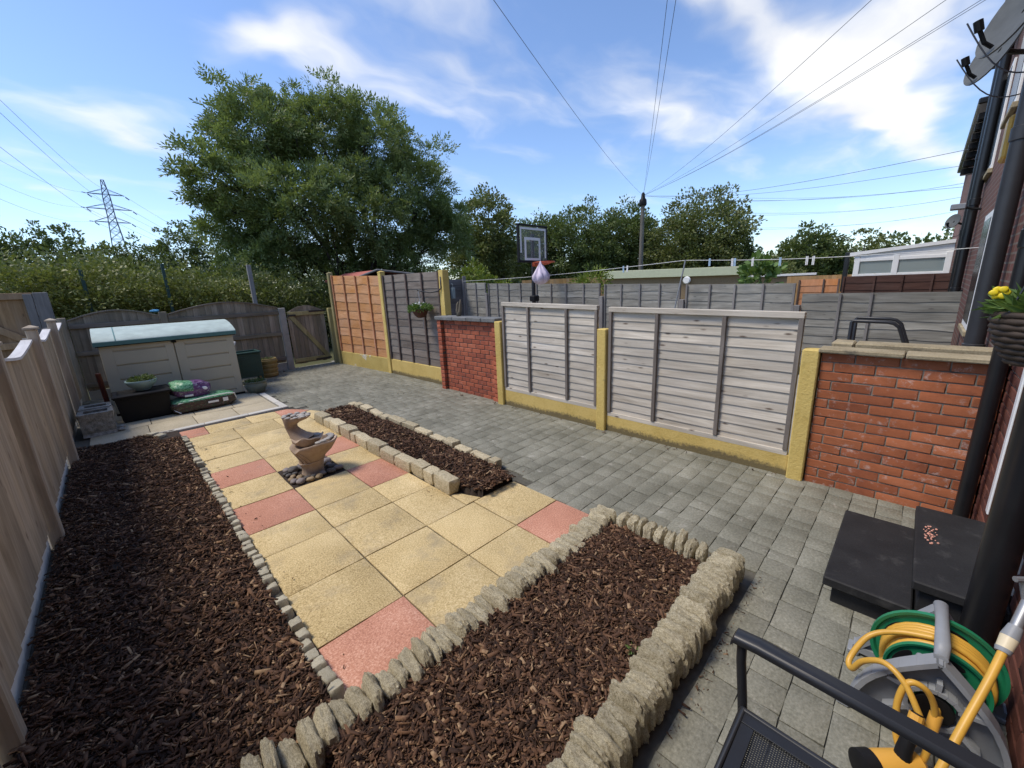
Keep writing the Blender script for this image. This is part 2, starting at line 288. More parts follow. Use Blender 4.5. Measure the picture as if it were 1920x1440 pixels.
MT['dish_grey'] = plain('grey_dish', (0.10, 0.107, 0.105), 0.65, var=0.25, scale=6)
MT['alarm_yellow'] = plain('faded_yellow_box', (0.62, 0.36, 0.06), 0.45)
MT['timber_pole'] = wood('tarred_pole_wood', (0.085, 0.075, 0.062), (0.22, 0.20, 0.17), 'z', 0.0, 0.05)
MT['bark'] = wood('tree_bark', (0.035, 0.03, 0.024), (0.115, 0.10, 0.082), 'z', 0.0, 0.1, gscale=0.3, bumpd=0.03)
MT['cream_fascia'] = plain('cream_fascia', (0.72, 0.74, 0.48), 0.6, var=0.06)
MT['pebbledash'] = stony('tan_pebbledash', [(0.3, (0.28, 0.19, 0.10)), (0.7, (0.44, 0.32, 0.19))], 20, 60, 0.5)
MT['red_roof'] = plain('red_roof_sheet', (0.42, 0.12, 0.09), 0.7, var=0.2)
MT['orange_red'] = plain('orange_hoop', (0.50, 0.09, 0.03), 0.45)
MT['bag'] = plain('pink_white_plastic', (0.66, 0.56, 0.66), 0.5, var=0.25, scale=9)
MT['glass_dark'] = None
m_, nt_, b_ = mat('window_glass'); b_.inputs['Base Color'].default_value = (0.30, 0.36, 0.36, 1); b_.inputs['Roughness'].default_value = 0.08; b_.inputs['Alpha'].default_value = 0.75
MT['glass_dark'] = m_
m_, nt_, b_ = mat('dark_house_glass'); b_.inputs['Base Color'].default_value = (0.02, 0.022, 0.024, 1); b_.inputs['Roughness'].default_value = 0.25
MT['house_glass'] = m_
m_, nt_, b_ = mat('clear_acrylic'); b_.inputs['Base Color'].default_value = (0.5, 0.55, 0.56, 1); b_.inputs['Roughness'].default_value = 0.1; b_.inputs['Alpha'].default_value = 0.12
MT['acrylic'] = m_
MT['leaf_ash'] = leafmat('ash_leaves', [(0.2, (0.092, 0.122, 0.040)), (0.5, (0.19, 0.24, 0.078)), (0.8, (0.31, 0.36, 0.145))], 0.4)
MT['leaf_dark'] = leafmat('dark_tree_leaves', [(0.2, (0.062, 0.084, 0.026)), (0.5, (0.125, 0.16, 0.048)), (0.8, (0.20, 0.24, 0.08))], 0.25)
MT['leaf_olive'] = leafmat('olive_tree_leaves', [(0.2, (0.080, 0.094, 0.028)), (0.5, (0.155, 0.172, 0.052)), (0.8, (0.25, 0.265, 0.09))], 0.25)
MT['leaf_bramble'] = leafmat('bramble_leaves', [(0.15, (0.07, 0.085, 0.02)), (0.42, (0.19, 0.205, 0.05)), (0.66, (0.31, 0.31, 0.10)), (0.88, (0.46, 0.46, 0.26))], 0.3)
MT['leaf_bright'] = leafmat('bright_shrub_leaves', [(0.2, (0.10, 0.13, 0.018)), (0.5, (0.19, 0.24, 0.035)), (0.8, (0.27, 0.33, 0.07))], 0.35)
MT['leaf_pot'] = leafmat('pot_plant_leaves', [(0.2, (0.05, 0.085, 0.025)), (0.5, (0.12, 0.17, 0.06)), (0.85, (0.30, 0.34, 0.20))], 0.25)
MT['leaf_basket'] = leafmat('basket_leaves', [(0.2, (0.06, 0.12, 0.03)), (0.5, (0.14, 0.24, 0.06)), (0.85, (0.24, 0.34, 0.12))], 0.3)
MT['petal_yellow'] = plain('yellow_petal', (0.80, 0.62, 0.02), 0.5, var=0.1, scale=20)
MT['petal_white'] = plain('white_petal', (0.8, 0.8, 0.78), 0.5)
MT['wicker'] = plain('dark_wicker', (0.045, 0.030, 0.020), 0.7, var=0.4, scale=30)
MT['terracotta'] = plain('brown_basket', (0.09, 0.035, 0.022), 0.8, var=0.3, scale=20)
MT['blue_plastic'] = plain('blue_plastic', (0.06, 0.28, 0.5), 0.5)
MT['driftwood'] = wood('grey_driftwood', (0.10, 0.085, 0.06), (0.27, 0.23, 0.17), 'z', 0.0, 0.1)
def chipmat():
    m, nt, b = mat('bark_chips')
    gi = nd(nt, 'ShaderNodeNewGeometry').outputs['Random Per Island']
    t = nd(nt, 'ShaderNodeTexCoord').outputs['Object']
    f = math_(nt, 'MULTIPLY_ADD', noise(nt, t, 60.0, 4.0), 0.25, math_(nt, 'MULTIPLY', gi, 0.85))
    c = ramp(nt, f, [(0.10, (0.024, 0.0128, 0.008)), (0.42, (0.062, 0.032, 0.019)), (0.70, (0.110, 0.056, 0.032)), (0.88, (0.19, 0.103, 0.056)), (0.98, (0.40, 0.27, 0.155))])
    nt.links.new(c, b.inputs['Base Color']); b.inputs['Roughness'].default_value = 0.85; b.inputs['Specular IOR Level'].default_value = 0.3
    bump(nt, b, noise(nt, t, 220.0, 3.0), 0.5, 0.003)
    return m
MT['chips'] = chipmat()
def bagmat(name, cols, scale):
    m, nt, b = mat(name)
    t = nd(nt, 'ShaderNodeTexCoord').outputs['Object']
    n = nd(nt, 'ShaderNodeTexNoise', {'Vector': t, 'Scale': scale, 'Detail': 3.0, 'Distortion': 1.4}).outputs[0]
    c = ramp(nt, n, cols, 'LINEAR')
    nt.links.new(c, b.inputs['Base Color']); b.inputs['Roughness'].default_value = 0.28
    bump(nt, b, noise(nt, t, 22.0, 3.0), 0.6, 0.01)
    return m
MT['bag_purple'] = bagmat('purple_printed_film', [(0.30, (0.03, 0.02, 0.035)), (0.40, (0.10, 0.03, 0.13)), (0.50, (0.20, 0.08, 0.25)), (0.56, (0.07, 0.03, 0.09)), (0.66, (0.42, 0.38, 0.44))], 9)
MT['bag_green_print'] = bagmat('green_printed_film', [(0.35, (0.015, 0.09, 0.035)), (0.5, (0.06, 0.30, 0.12)), (0.62, (0.35, 0.55, 0.38))], 22)
MT['bag_dark'] = bagmat('dark_red_green_printed_film', [(0.30, (0.02, 0.025, 0.02)), (0.42, (0.10, 0.025, 0.03)), (0.5, (0.05, 0.03, 0.03)), (0.58, (0.03, 0.10, 0.04)), (0.68, (0.30, 0.13, 0.13))], 16)

# ------------------------------------------------------------------ mesh helpers
ORG = {}
def org(o):
    while o is not None and o.parent is not None: o = o.parent
    return ORG.get(o.name, Vector((0, 0, 0))) if o is not None else Vector((0, 0, 0))
class MB:
    def __init__(s): s.v = []; s.f = []; s.mi = []
    def add(s, vs, fs, m=0):
        o = len(s.v); s.v += [tuple(p) for p in vs]; s.f += [tuple(i+o for i in q) for q in fs]; s.mi += [m]*len(fs); return s
    def cbox(s, x0, x1, y0, y1, z0, z1, c=0.003, P=None, m=0, jit=0.0):
        h = ((x1-x0)/2, (y1-y0)/2, (z1-z0)/2); ce = ((x0+x1)/2, (y0+y1)/2, (z0+z1)/2)
        c = min(c, *(q*0.45 for q in h)); idx = {}; vs = []
        for sx in (-1, 1):
            for sy in (-1, 1):
                for sz in (-1, 1):
                    for a in range(3):
                        p = [sx*h[0], sy*h[1], sz*h[2]]
                        for b in range(3):
                            if b != a: p[b] -= math.copysign(c, p[b])
                        idx[(sx, sy, sz, a)] = len(vs)
                        vs.append([ce[i]+p[i]+(random.uniform(-jit, jit) if jit else 0) for i in range(3)])
        fs = []
        for a in range(3):
            b, d = (a+1) % 3, (a+2) % 3
            for sg in (-1, 1):
                q = []
                for (t, u) in ((-1, -1), (1, -1), (1, 1), (-1, 1)):
                    k = [0, 0, 0]; k[a] = sg; k[b] = t; k[d] = u; q.append(idx[(*k, a)])
                fs.append(q if sg > 0 else q[::-1])
        for a in range(3):
            b, d = (a+1) % 3, (a+2) % 3
            for t in (-1, 1):
                for u in (-1, 1):
                    k0 = [0, 0, 0]; k1 = [0, 0, 0]; k0[a] = -1; k1[a] = 1; k0[b] = k1[b] = t; k0[d] = k1[d] = u
                    fs.append([idx[(*k0, b)], idx[(*k1, b)], idx[(*k1, d)], idx[(*k0, d)]])
        for sx in (-1, 1):
            for sy in (-1, 1):
                for sz in (-1, 1): fs.append([idx[(sx, sy, sz, i)] for i in range(3)])
        if P: vs = [P(*p) for p in vs]
        return s.add(vs, fs, m)
    def tube(s, pts, r, n=8, cap=True, m=0, closed=False):
        pts = [Vector(p) for p in pts]; N = len(pts); rs = r if isinstance(r, (list, tuple)) else [r]*N
        rings = []; prev = None
        for i, p in enumerate(pts):
            a = pts[(i-1) % N] if (closed or i > 0) else p; b = pts[(i+1) % N] if (closed or i < N-1) else p
            t = (b-a).normalized()
            if prev is None: prev = t.orthogonal().normalized()
            x = (prev - t*prev.dot(t)); x = x.normalized() if x.length > 1e-6 else t.orthogonal().normalized()
            prev = x; y = t.cross(x)
            rings.append([p + (x*math.cos(2*math.pi*k/n) + y*math.sin(2*math.pi*k/n))*rs[i] for k in range(n)])
        return s.loft(rings, cap, m, closed)
    def loft(s, rings, cap=True, m=0, closed=False):
        n = len(rings[0]); N = len(rings); vs = [p for r in rings for p in r]; fs = []
        for i in range(N if closed else N-1):
            j = (i+1) % N
            for k in range(n): fs.append((i*n+k, i*n+(k+1) % n, j*n+(k+1) % n, j*n+k))
        if cap and not closed: fs.append(tuple(range(n))[::-1]); fs.append(tuple((N-1)*n+k for k in range(n)))
        return s.add(vs, fs, m)
    def lathe(s, prof, cx, cy, z0=0, n=24, m=0, cap=False, sx=1, sy=1, rot=0):
        rings = []
        for r, z in prof:
            rings.append([(cx + r*sx*math.cos(2*math.pi*k/n+rot), cy + r*sy*math.sin(2*math.pi*k/n+rot), z0+z) for k in range(n)])
        return s.loft(rings, cap, m)
    def ell(s, c, rad, nu=12, nv=8, m=0, amp=0.0, seed=0.0):
        c = Vector(c); vs = [(c.x, c.y, c.z-rad[2])]
        for j in range(1, nv):
            ph = -math.pi/2 + math.pi*j/nv
            for i in range(nu):
                th = 2*math.pi*i/nu; d = Vector((math.cos(ph)*math.cos(th), math.cos(ph)*math.sin(th), math.sin(ph)))
                k = 1 + amp*mnoise.noise(d*1.7+Vector((seed, seed*2, 3)))
                vs.append((c.x+d.x*rad[0]*k, c.y+d.y*rad[1]*k, c.z+d.z*rad[2]*k))
        vs.append((c.x, c.y, c.z+rad[2])); L = len(vs)-1; fs = []
        for i in range(nu): fs.append((0, 1+(i+1) % nu, 1+i)); fs.append((L, L-nu+i, L-nu+(i+1) % nu))
        for j in range(nv-2):
            for i in range(nu):
                a = 1+j*nu+i; b = 1+j*nu+(i+1) % nu; fs.append((a, b, b+nu, a+nu))
        return s.add(vs, fs, m)
    def prism(s, poly, fn, w0, w1, m=0):
        n = len(poly); vs = [fn(u, v, w0) for u, v in poly] + [fn(u, v, w1) for u, v in poly]
        fs = [tuple(range(n))[::-1], tuple(range(n, 2*n))] + [(i, (i+1) % n, n+(i+1) % n, n+i) for i in range(n)]
        return s.add(vs, fs, m)
    def mesh(s, name, mats, off=Vector((0, 0, 0)), smooth=False, recalc=True):
        me = bpy.data.meshes.new(name)
        me.from_pydata([(p[0]-off[0], p[1]-off[1], p[2]-off[2]) for p in s.v], [], s.f)
        mats = mats if isinstance(mats, (list, tuple)) else [mats]
        for q in mats: me.materials.append(q)
        if len(mats) > 1: me.polygons.foreach_set('material_index', s.mi)
        if recalc:
            bm = bmesh.new(); bm.from_mesh(me); bmesh.ops.recalc_face_normals(bm, faces=bm.faces); bm.to_mesh(me); bm.free()
        if smooth:
            me.polygons.foreach_set('use_smooth', [True]*len(me.polygons))
            if smooth != 'all': me.set_sharp_from_angle(angle=math.radians(smooth if smooth is not True else 40))
        return me
    def build(s, name, mats, parent=None, smooth=False, recalc=True):
        me = s.mesh(name, mats, org(parent), smooth, recalc)
        o = bpy.data.objects.new(name, me); C.objects.link(o)
        if parent is not None: o.parent = parent
        return o
def tag(o, label=None, cat=None, group=None, kind=None):
    if label: o['label'] = label
    if cat: o['category'] = cat
    if group: o['group'] = group
    if kind: o['kind'] = kind
    return o
def thing(name, label, cat, loc=(0, 0, 0), group=None):
    o = bpy.data.objects.new(name, None); C.objects.link(o); o.location = loc; o.empty_display_size = 0.1
    ORG[o.name] = Vector(loc)
    return tag(o, label, cat, group)
def single(mb, name, mats, label, cat, loc, smooth=False, group=None, kind=None):
    me = mb.mesh(name, mats, Vector(loc), smooth)
    o = bpy.data.objects.new(name, me); C.objects.link(o); o.location = loc; ORG[o.name] = Vector(loc)
    return tag(o, label, cat, group, kind)
def structure(mb, name, mats, smooth=False):
    o = mb.build(name, mats, None, smooth); o['kind'] = 'structure'; return o
def child_mesh(me, name, parent, loc, rotz=0, scale=None, rot=None):
    o = bpy.data.objects.new(name, me); C.objects.link(o); o.parent = parent
    o.location = Vector(loc) - org(parent)
    o.rotation_euler = rot if rot else (0, 0, rotz)
    if scale: o.scale = scale
    return o
def fast_mesh(name, V, Q, mats, smooth=False):
    me = bpy.data.meshes.new(name); n = len(V); k = Q.shape[1]; f = len(Q)
    me.vertices.add(n); me.vertices.foreach_set('co', np.ascontiguousarray(V, dtype=np.float32).ravel())
    me.loops.add(f*k); me.loops.foreach_set('vertex_index', np.ascontiguousarray(Q, dtype=np.int32).ravel())
    me.polygons.add(f); me.polygons.foreach_set('loop_start', np.arange(0, f*k, k, dtype=np.int32)); me.polygons.foreach_set('loop_total', np.full(f, k, dtype=np.int32))
    me.update(calc_edges=True); me.validate()
    for q in (mats if isinstance(mats, (list, tuple)) else [mats]): me.materials.append(q)
    return me
def frame(A, B, side):
    A = Vector((A[0], A[1], 0)); B = Vector((B[0], B[1], 0)); t = (B-A).normalized(); n = Vector((-t.y, t.x, 0))*side
    return (lambda u, w, z: (A.x+t.x*u+n.x*w, A.y+t.y*u+n.y*w, z)), (B-A).length, math.atan2(t.y, t.x)

# ------------------------------------------------------------------ ground
g = MB(); g.add([(-900, -900, -0.06), (900, -900, -0.06), (900, 900, -0.06), (-900, 900, -0.06)], [(0, 1, 2, 3)])
MT['field'] = stony('rough_ground', [(0.3, (0.06, 0.065, 0.03)), (0.7, (0.13, 0.13, 0.06))], 0.6, 8, 0.4)
structure(g, 'ground', MT['field'])
g = MB(); g.add([(3.7, -0.6, -0.03), (8.0, -0.6, -0.03), (8.0, 10.2, -0.03), (3.7, 10.2, -0.03)], [(0, 1, 2, 3)])
structure(g, 'neighbour_yard', MT['concrete'])

# grey stamped paving, stone by stone
pav = MB(); pav.add([(-0.9, -0.5, -0.012), (4.0, -0.5, -0.012), (4.0, 9.95, -0.012), (-0.9, 9.95, -0.012)], [(0, 1, 2, 3)])
pav_o = structure(pav, 'grey_paving', MT['joint'])
def in_pave(x0, x1, y0, y1):
    cx, cy = (x0+x1)/2, (y0+y1)/2
    if cy < 0.47: return cx > 0.3
    if cy < 1.36: return cx > 2.2
    if cy < 2.16: return cx > 2.15
    if cy < 5.6: return cx > 2.27
    if cy < 6.4: return cx > 1.98 - (cy-5.4)*0.30
    if cy < 7.7: return cx > 1.62
    return cx > -0.55
pieces = []
y = -0.53; row = 0
while y < 9.85:
    hgt = 0.1385 + random.uniform(-0.006, 0.006)
    x = -0.6 + random.uniform(-0.15, 0)
    while x < 3.95:
        L = random.choice([0.10, 0.13, 0.15, 0.19, 0.2, 0.21, 0.22]) + random.uniform(-0.01, 0.01)
        x1 = min(x+L, 3.97)
        if in_pave(x, x1, y, y+hgt) and x1-x > 0.03: pieces.append((x, x1, y, y+hgt))
        x = x1
    y += hgt; row += 1
def paver(mb, x0, x1, y0, y1):
    j = 0.0019; x0 += j; x1 -= j; y0 += j; y1 -= j
    z = random.uniform(-0.0012, 0.0012); tx, ty = random.uniform(-.003, .003), random.uniform(-.003, .003)
    pts = []
    n = max(2, int((x1-x0)/0.07))
    for i in range(n): pts.append((x0+(x1-x0)*i/n, y0))
    pts += [(x1, y0), (x1, (y0+y1)/2)]
    for i in range(n): pts.append((x1-(x1-x0)*i/n, y1))
    pts += [(x0, y1), (x0, (y0+y1)/2)]
    pts = [(p[0]+random.uniform(-.0025, .0025), p[1]+random.uniform(-.0025, .0025)) for p in pts]
    cx, cy = (x0+x1)/2, (y0+y1)/2; N = len(pts)
    def zz_(p, d): return z + tx*(p[0]-cx) + ty*(p[1]-cy) + d
    def ins(p, k): 
        dx, dy = p[0]-cx, p[1]-cy; return (cx+dx*(1-k/max(abs(x1-cx), .02)), cy+dy*(1-k/max(abs(y1-cy), .02)))
    vs = [(p[0], p[1], -0.014) for p in pts] + [(*p, zz_(p, -0.0022)) for p in pts] + [(*ins(p, .0035), zz_(p, random.uniform(-.0006, .0006))) for p in pts]
    fs = [(i, (i+1) % N, N+(i+1) % N, N+i) for i in range(N)] + [(N+i, N+(i+1) % N, 2*N+(i+1) % N, 2*N+i) for i in range(N)] + [tuple(range(2*N, 3*N))]
    mb.add(vs, fs)
cxp = lambda q: math.hypot((q[0]+q[1])/2, (q[2]+q[3])/2)
# the ones that show largest: near and inside the view
vis = [q for q in pieces if (q[0]+q[1])/2 > 0.75]
vis.sort(key=cxp); near_set = set(vis[:300])
rest = MB()
for q in pieces:
    if q in near_set:
        m1 = MB(); paver(m1, *q); m1.build('paver', MT['pavers'], pav_o, smooth=50)
    else: paver(rest, *q)
ro = rest.build('paver_field', MT['pavers'], pav_o, smooth=50); ro['kind'] = 'stuff'

# riven slabs
slab_base = MB(); slab_base.add([(0.37, 1.28, -0.008), (2.19, 1.28, -0.008), (2.19, 2.24, -0.008), (1.72, 2.24, -0.008), (1.72, 6.36, -0.008), (0.1, 6.36, -0.008), (0.1, 5.9, -0.008), (0.37, 5.9, -0.008)], [(0, 1, 2, 3, 4, 5, 6, 7)])
patio = structure(slab_base, 'patio', MT['slab_joint'])
XL_ = [0.385, 0.84, 1.295, 1.72, 2.165]
YL_ = [1.30, 1.77, 2.24, 2.72, 3.08, 3.585, 4.075, 4.53, 4.945, 5.45, 5.95, 6.335]
def slab(poly, m, parent, z=0.004, name='slab'):
    mb = MB(); n = len(poly); cx = sum(p[0] for p in poly)/n; cy = sum(p[1] for p in poly)/n
    tx, ty = random.uniform(-.008, .008), random.uniform(-.008, .008); dz = random.uniform(-.0015, .0015)
    pts = []
    for i in range(n):
        a, b = poly[i], poly[(i+1) % n]
        for k in range(6):
            t = k/6; pts.append((a[0]+(b[0]-a[0])*t+random.uniform(-.0015, .0015), a[1]+(b[1]-a[1])*t+random.uniform(-.0015, .0015)))
    N = len(pts)
    def ins(p, k):
        d = math.hypot(p[0]-cx, p[1]-cy); return (cx+(p[0]-cx)*(1-k/d), cy+(p[1]-cy)*(1-k/d))
    zf = lambda p, d: z+dz+tx*(p[0]-cx)+ty*(p[1]-cy)+d
    vs = [(p[0], p[1], -0.012) for p in pts] + [(*p, zf(p, -.003)) for p in pts] + [(*ins(p, .007), zf(p, 0)) for p in pts]
    fs = [(i, (i+1) % N, N+(i+1) % N, N+i) for i in range(N)] + [(N+i, N+(i+1) % N, 2*N+(i+1) % N, 2*N+i) for i in range(N)] + [tuple(range(2*N, 3*N))]
    mb.add(vs, fs); return mb.build(name, m, parent, smooth=45)
J = 0.0042
pink = {(0, 0), (0, 4), (0, 6), (3, 0), (2, 4), (2, 6)}
for ci in range(4):
    for ri in range(10):
        if ci == 3 and ri > 1: continue
        if (ci, ri) == (1, 5): continue
        x0, x1 = XL_[ci]+J, XL_[ci+1]-J; y0, y1 = YL_[ri]+J, YL_[ri+1]-J
        if ci == 2 and ri > 1: x1 = 1.655
        poly = [(x0, y0), (x1, y0), (x1, y1), (x0, y1)]
        if (ci, ri) == (2, 1): pass
        slab(poly, MT['slab_pink'] if (ci, ri) in pink else MT['slab_yellow'], patio)
for a, b, m in ((0.13, 0.60, 'slab_pink'), (0.60, 1.06, 'slab_yellow'), (1.06, 1.42, 'slab_yellow')):
    slab([(a+J, 5.95+J), (b-J, 5.95+J), (b-J, 6.33), (a+J, 6.36)], MT[m], patio)
slab([(1.423, 5.955), (1.66, 5.955), (1.78, 6.0), (1.66, 6.2), (1.56, 6.32), (1.423, 6.33)], MT['slab_pink'], patio)
slab([(1.663, 5.49), (1.94, 5.49), (1.90, 5.72), (1.79, 5.97), (1.663, 5.93)], MT['slab_yellow'], patio)
slab([(1.663, 2.247), (1.80, 2.247), (1.74, 2.40), (1.663, 2.48)], MT['slab_yellow'], patio)

# pale pad under the storage shed, with its white edging
padb = MB(); padb.add([(-0.5, 6.37, -0.006), (1.64, 6.37, -0.006), (1.64, 9.0, -0.006), (-0.5, 9.0, -0.006)], [(0, 1, 2, 3)])
pad = structure(padb, 'storage_pad', MT['joint'])
px_ = [-0.45, 0.09, 0.565, 1.035, 1.53]; py_ = [6.50, 7.05, 7.62, 8.2, 8.8]
for i in range(4):
    for k in range(4):
        off = 0.0 if k % 2 == 0 else 0.04
        slab([(px_[i]+J+(off if i else 0), py_[k]+J), (px_[i+1]-J+(off if i < 3 else 0), py_[k]+J), (px_[i+1]-J+(off if i < 3 else 0), py_[k+1]-J), (px_[i]+J+(off if i else 0), py_[k+1]-J)], MT['slab_pale'], pad, 0.012)
for (a, b) in ((0.1, 0.62), (0.625, 1.12), (1.125, 1.54)):
    m1 = MB(); m1.cbox(a, b, 6.40, 6.495, -0.01, 0.022, 0.006); m1.build('edging_kerb', MT['edging_white'], pad)
for (a, b) in ((6.40, 6.80), (6.805, 7.25), (7.255, 7.66)):
    m1 = MB(); m1.cbox(1.543, 1.625, a, b, -0.01, 0.022, 0.006); m1.build('edging_kerb', MT['edging_white'], pad)

# ------------------------------------------------------------------ bark beds
def bed_sheet(name, poly, zf, nx=40):
    xs = [p[0] for p in poly]; ys = [p[1] for p in poly]; mb = MB()
    x0, x1, y0, y1 = min(xs), max(xs), min(ys), max(ys); ny = int(nx*(y1-y0)/(x1-x0))+2
    for j in range(ny+1):
        for i in range(nx+1):
            x_ = x0+(x1-x0)*i/nx; y_ = y0+(y1-y0)*j/ny
            mb.v.append((x_, y_, zf(x_, y_) + 0.010*mnoise.noise(Vector((x_*16, y_*16, 1))) - 0.006))
    for j in range(ny):
        for i in range(nx): mb.f.append((j*(nx+1)+i, j*(nx+1)+i+1, (j+1)*(nx+1)+i+1, (j+1)*(nx+1)+i)); mb.mi.append(0)
    return structure(mb, name, MT['soil'], smooth='all')
def chips(label, n, sampler, zf, lmin=0.016, lmax=0.056, density_var=True):
    XY = sampler(n); n = len(XY)
    L = rng.uniform(lmin, lmax, n)*rng.choice([0.5, 1.0, 1.6], n, p=[.40, .50, .10]); Wd = L*rng.uniform(0.14, 0.50, n); Wd = np.clip(Wd, 0.003, 0.021); T = rng.uniform(0.001, 0.0035, n)
    yaw = rng.uniform(0, 2*np.pi, n); pitch = rng.normal(0, 0.30, n); roll = rng.normal(0, 0.5, n)
    cy, sy = np.cos(yaw), np.sin(yaw); cp, sp = np.cos(pitch), np.sin(pitch); cr, sr = np.cos(roll), np.sin(roll)
    ex = np.stack([cy*cp, sy*cp, sp], 1)
    ey0 = np.stack([-sy, cy, np.zeros(n)], 1); ez0 = np.cross(ex, ey0)
    ey = ey0*cr[:, None] + ez0*sr[:, None]; ez = np.cross(ex, ey)
    z = np.array([zf(a, b) for a, b in XY]) + rng.uniform(-0.004, 0.016, n) + 0.010*np.array([mnoise.noise(Vector((a*9, b*9, 4))) for a, b in XY])
    c = np.column_stack([XY, z])
    V = np.zeros((n, 8, 3)); k = 0
    for sx in (-1, 1):
        wx = Wd*rng.uniform(0.35, 1.0, n)
        sk = rng.uniform(-0.3, 0.3, n)*Wd
        for s2 in (-1, 1):
            for s3 in (-1, 1):
                V[:, k] = c + ex*(sx*L/2)[:, None] + ey*(s2*wx/2+sk)[:, None] + ez*(s3*T/2)[:, None]; k += 1
    base = np.array([[0, 1, 3, 2], [4, 6, 7, 5], [0, 4, 5, 1], [2, 3, 7, 6], [0, 2, 6, 4], [1, 5, 7, 3]])
    Q = (np.arange(n)[:, None, None]*8 + base[None]).reshape(-1, 4)
    me = fast_mesh('bark_mulch', V.reshape(-1, 3), Q, MT['chips'])
    o = bpy.data.objects.new('bark_mulch', me); C.objects.link(o)
    return tag(o, label, 'bark mulch', None, 'stuff')
def rect_sampler(x0, x1, y0, y1, mask=None, ypow=1.0):
    def f(n):
        xy = np.column_stack([rng.uniform(x0, x1, n), y0+(y1-y0)*rng.uniform(0, 1, n)**ypow])
        if mask: xy = xy[np.array([mask(a, b) for a, b in xy])]
        return xy
    return f
zl = lambda x, y: 0.030 + 0.012*mnoise.noise(Vector((x*2.2, y*2.2, 0))) + 0.02*max(0, (0.1-x))*0.6
bed_sheet('planting_bed', [(-0.56, 0.9), (0.335, 6.45)], zl, 40)
def lmask(x, y): return not (y > 6.0 and x > 0.16 - (y-6.0)*0.2) and not (y > 1.42 and x > 0.325)
chips('dark bark chips filling the long shaded bed along the closeboard fence', 40000, rect_sampler(-0.55, 0.34, 0.95, 6.42, lmask, 1.35), zl)
zn = lambda x, y: 0.075 + 0.014*mnoise.noise(Vector((x*3, y*3, 5)))
bed_sheet('planting_bed', [(0.3, 0.6), (2.08, 1.28)], zn, 50)
chips('sunlit brown bark chips in the bed ringed by rugged upright stones', 22000, rect_sampler(0.25, 2.06, 0.60, 1.25), zn)
zm = lambda x, y: 0.045 + 0.03*max(0, 1-((x-1.98)/0.24)**2) + 0.010*mnoise.noise(Vector((x*4, y*4, 8)))
def mmask(x, y):
    if y < 2.5: return x > 1.74 + (2.5-y)*0.30 and x < 2.20 - (2.5-y)*0.2
    return True
bed_sheet('planting_bed', [(1.76, 2.24), (2.18, 5.52)], lambda x, y: zm(x, y) if mmask(x, y) else -0.03, 24)
chips('brown bark chips in the narrow bed between two rows of setts', 11000, rect_sampler(1.74, 2.2, 2.2, 5.53, mmask), zm)
for lab_, n_, smp_, zf_ in (('fine bark crumbs among the chips of the shaded bed', 14000, rect_sampler(-0.55, 0.34, 0.95, 6.42, lmask, 1.6), zl), ('fine bark crumbs among the chips of the stone-ringed bed', 9000, rect_sampler(0.25, 2.06, 0.60, 1.25), zn)):
    chips(lab_, n_, smp_, lambda x, y, f_=zf_: f_(x, y)+0.004, 0.005, 0.016)
# a few chips kicked onto the slabs
xy_s = np.array([(0.42+abs(random.gauss(0, .05)), random.uniform(1.5, 6)) for _ in range(45)] + [(1.6+random.gauss(0, .05), 2.62+random.gauss(0, .06)) for _ in range(12)])
chips('stray bark chips scattered on the buff slabs', 57, lambda n: xy_s, lambda x, y: 0.008, 0.008, 0.02)
xy_f = np.array([(random.uniform(0.7, 2.25), 0.43-abs(random.gauss(0, .025))) for _ in range(110)] + [(2.21+abs(random.gauss(0, .03)), random.uniform(0.5, 1.3)) for _ in range(40)] + [(2.31+abs(random.gauss(0, .05)), random.uniform(2.2, 4.5)) for _ in range(40)])
chips('stray bark chips lying on the grey paving along the stone edgings', 190, lambda n: xy_f, lambda x, y: 0.004, 0.005, 0.022)
xy_l = np.array([(2.5+random.gauss(0, .25), 9.62+random.gauss(0, .08)) for _ in range(60)] + [(3.66-abs(random.gauss(0, .04)), random.uniform(0.6, 5.2)) for _ in range(60)] + [(random.uniform(1.7, 3.6), random.uniform(5.5, 9.4)) for _ in range(40)])
chips('dry leaf litter gathered along the fence foot and by the gate', 160, lambda n: xy_l, lambda x, y: 0.004, 0.012, 0.035)

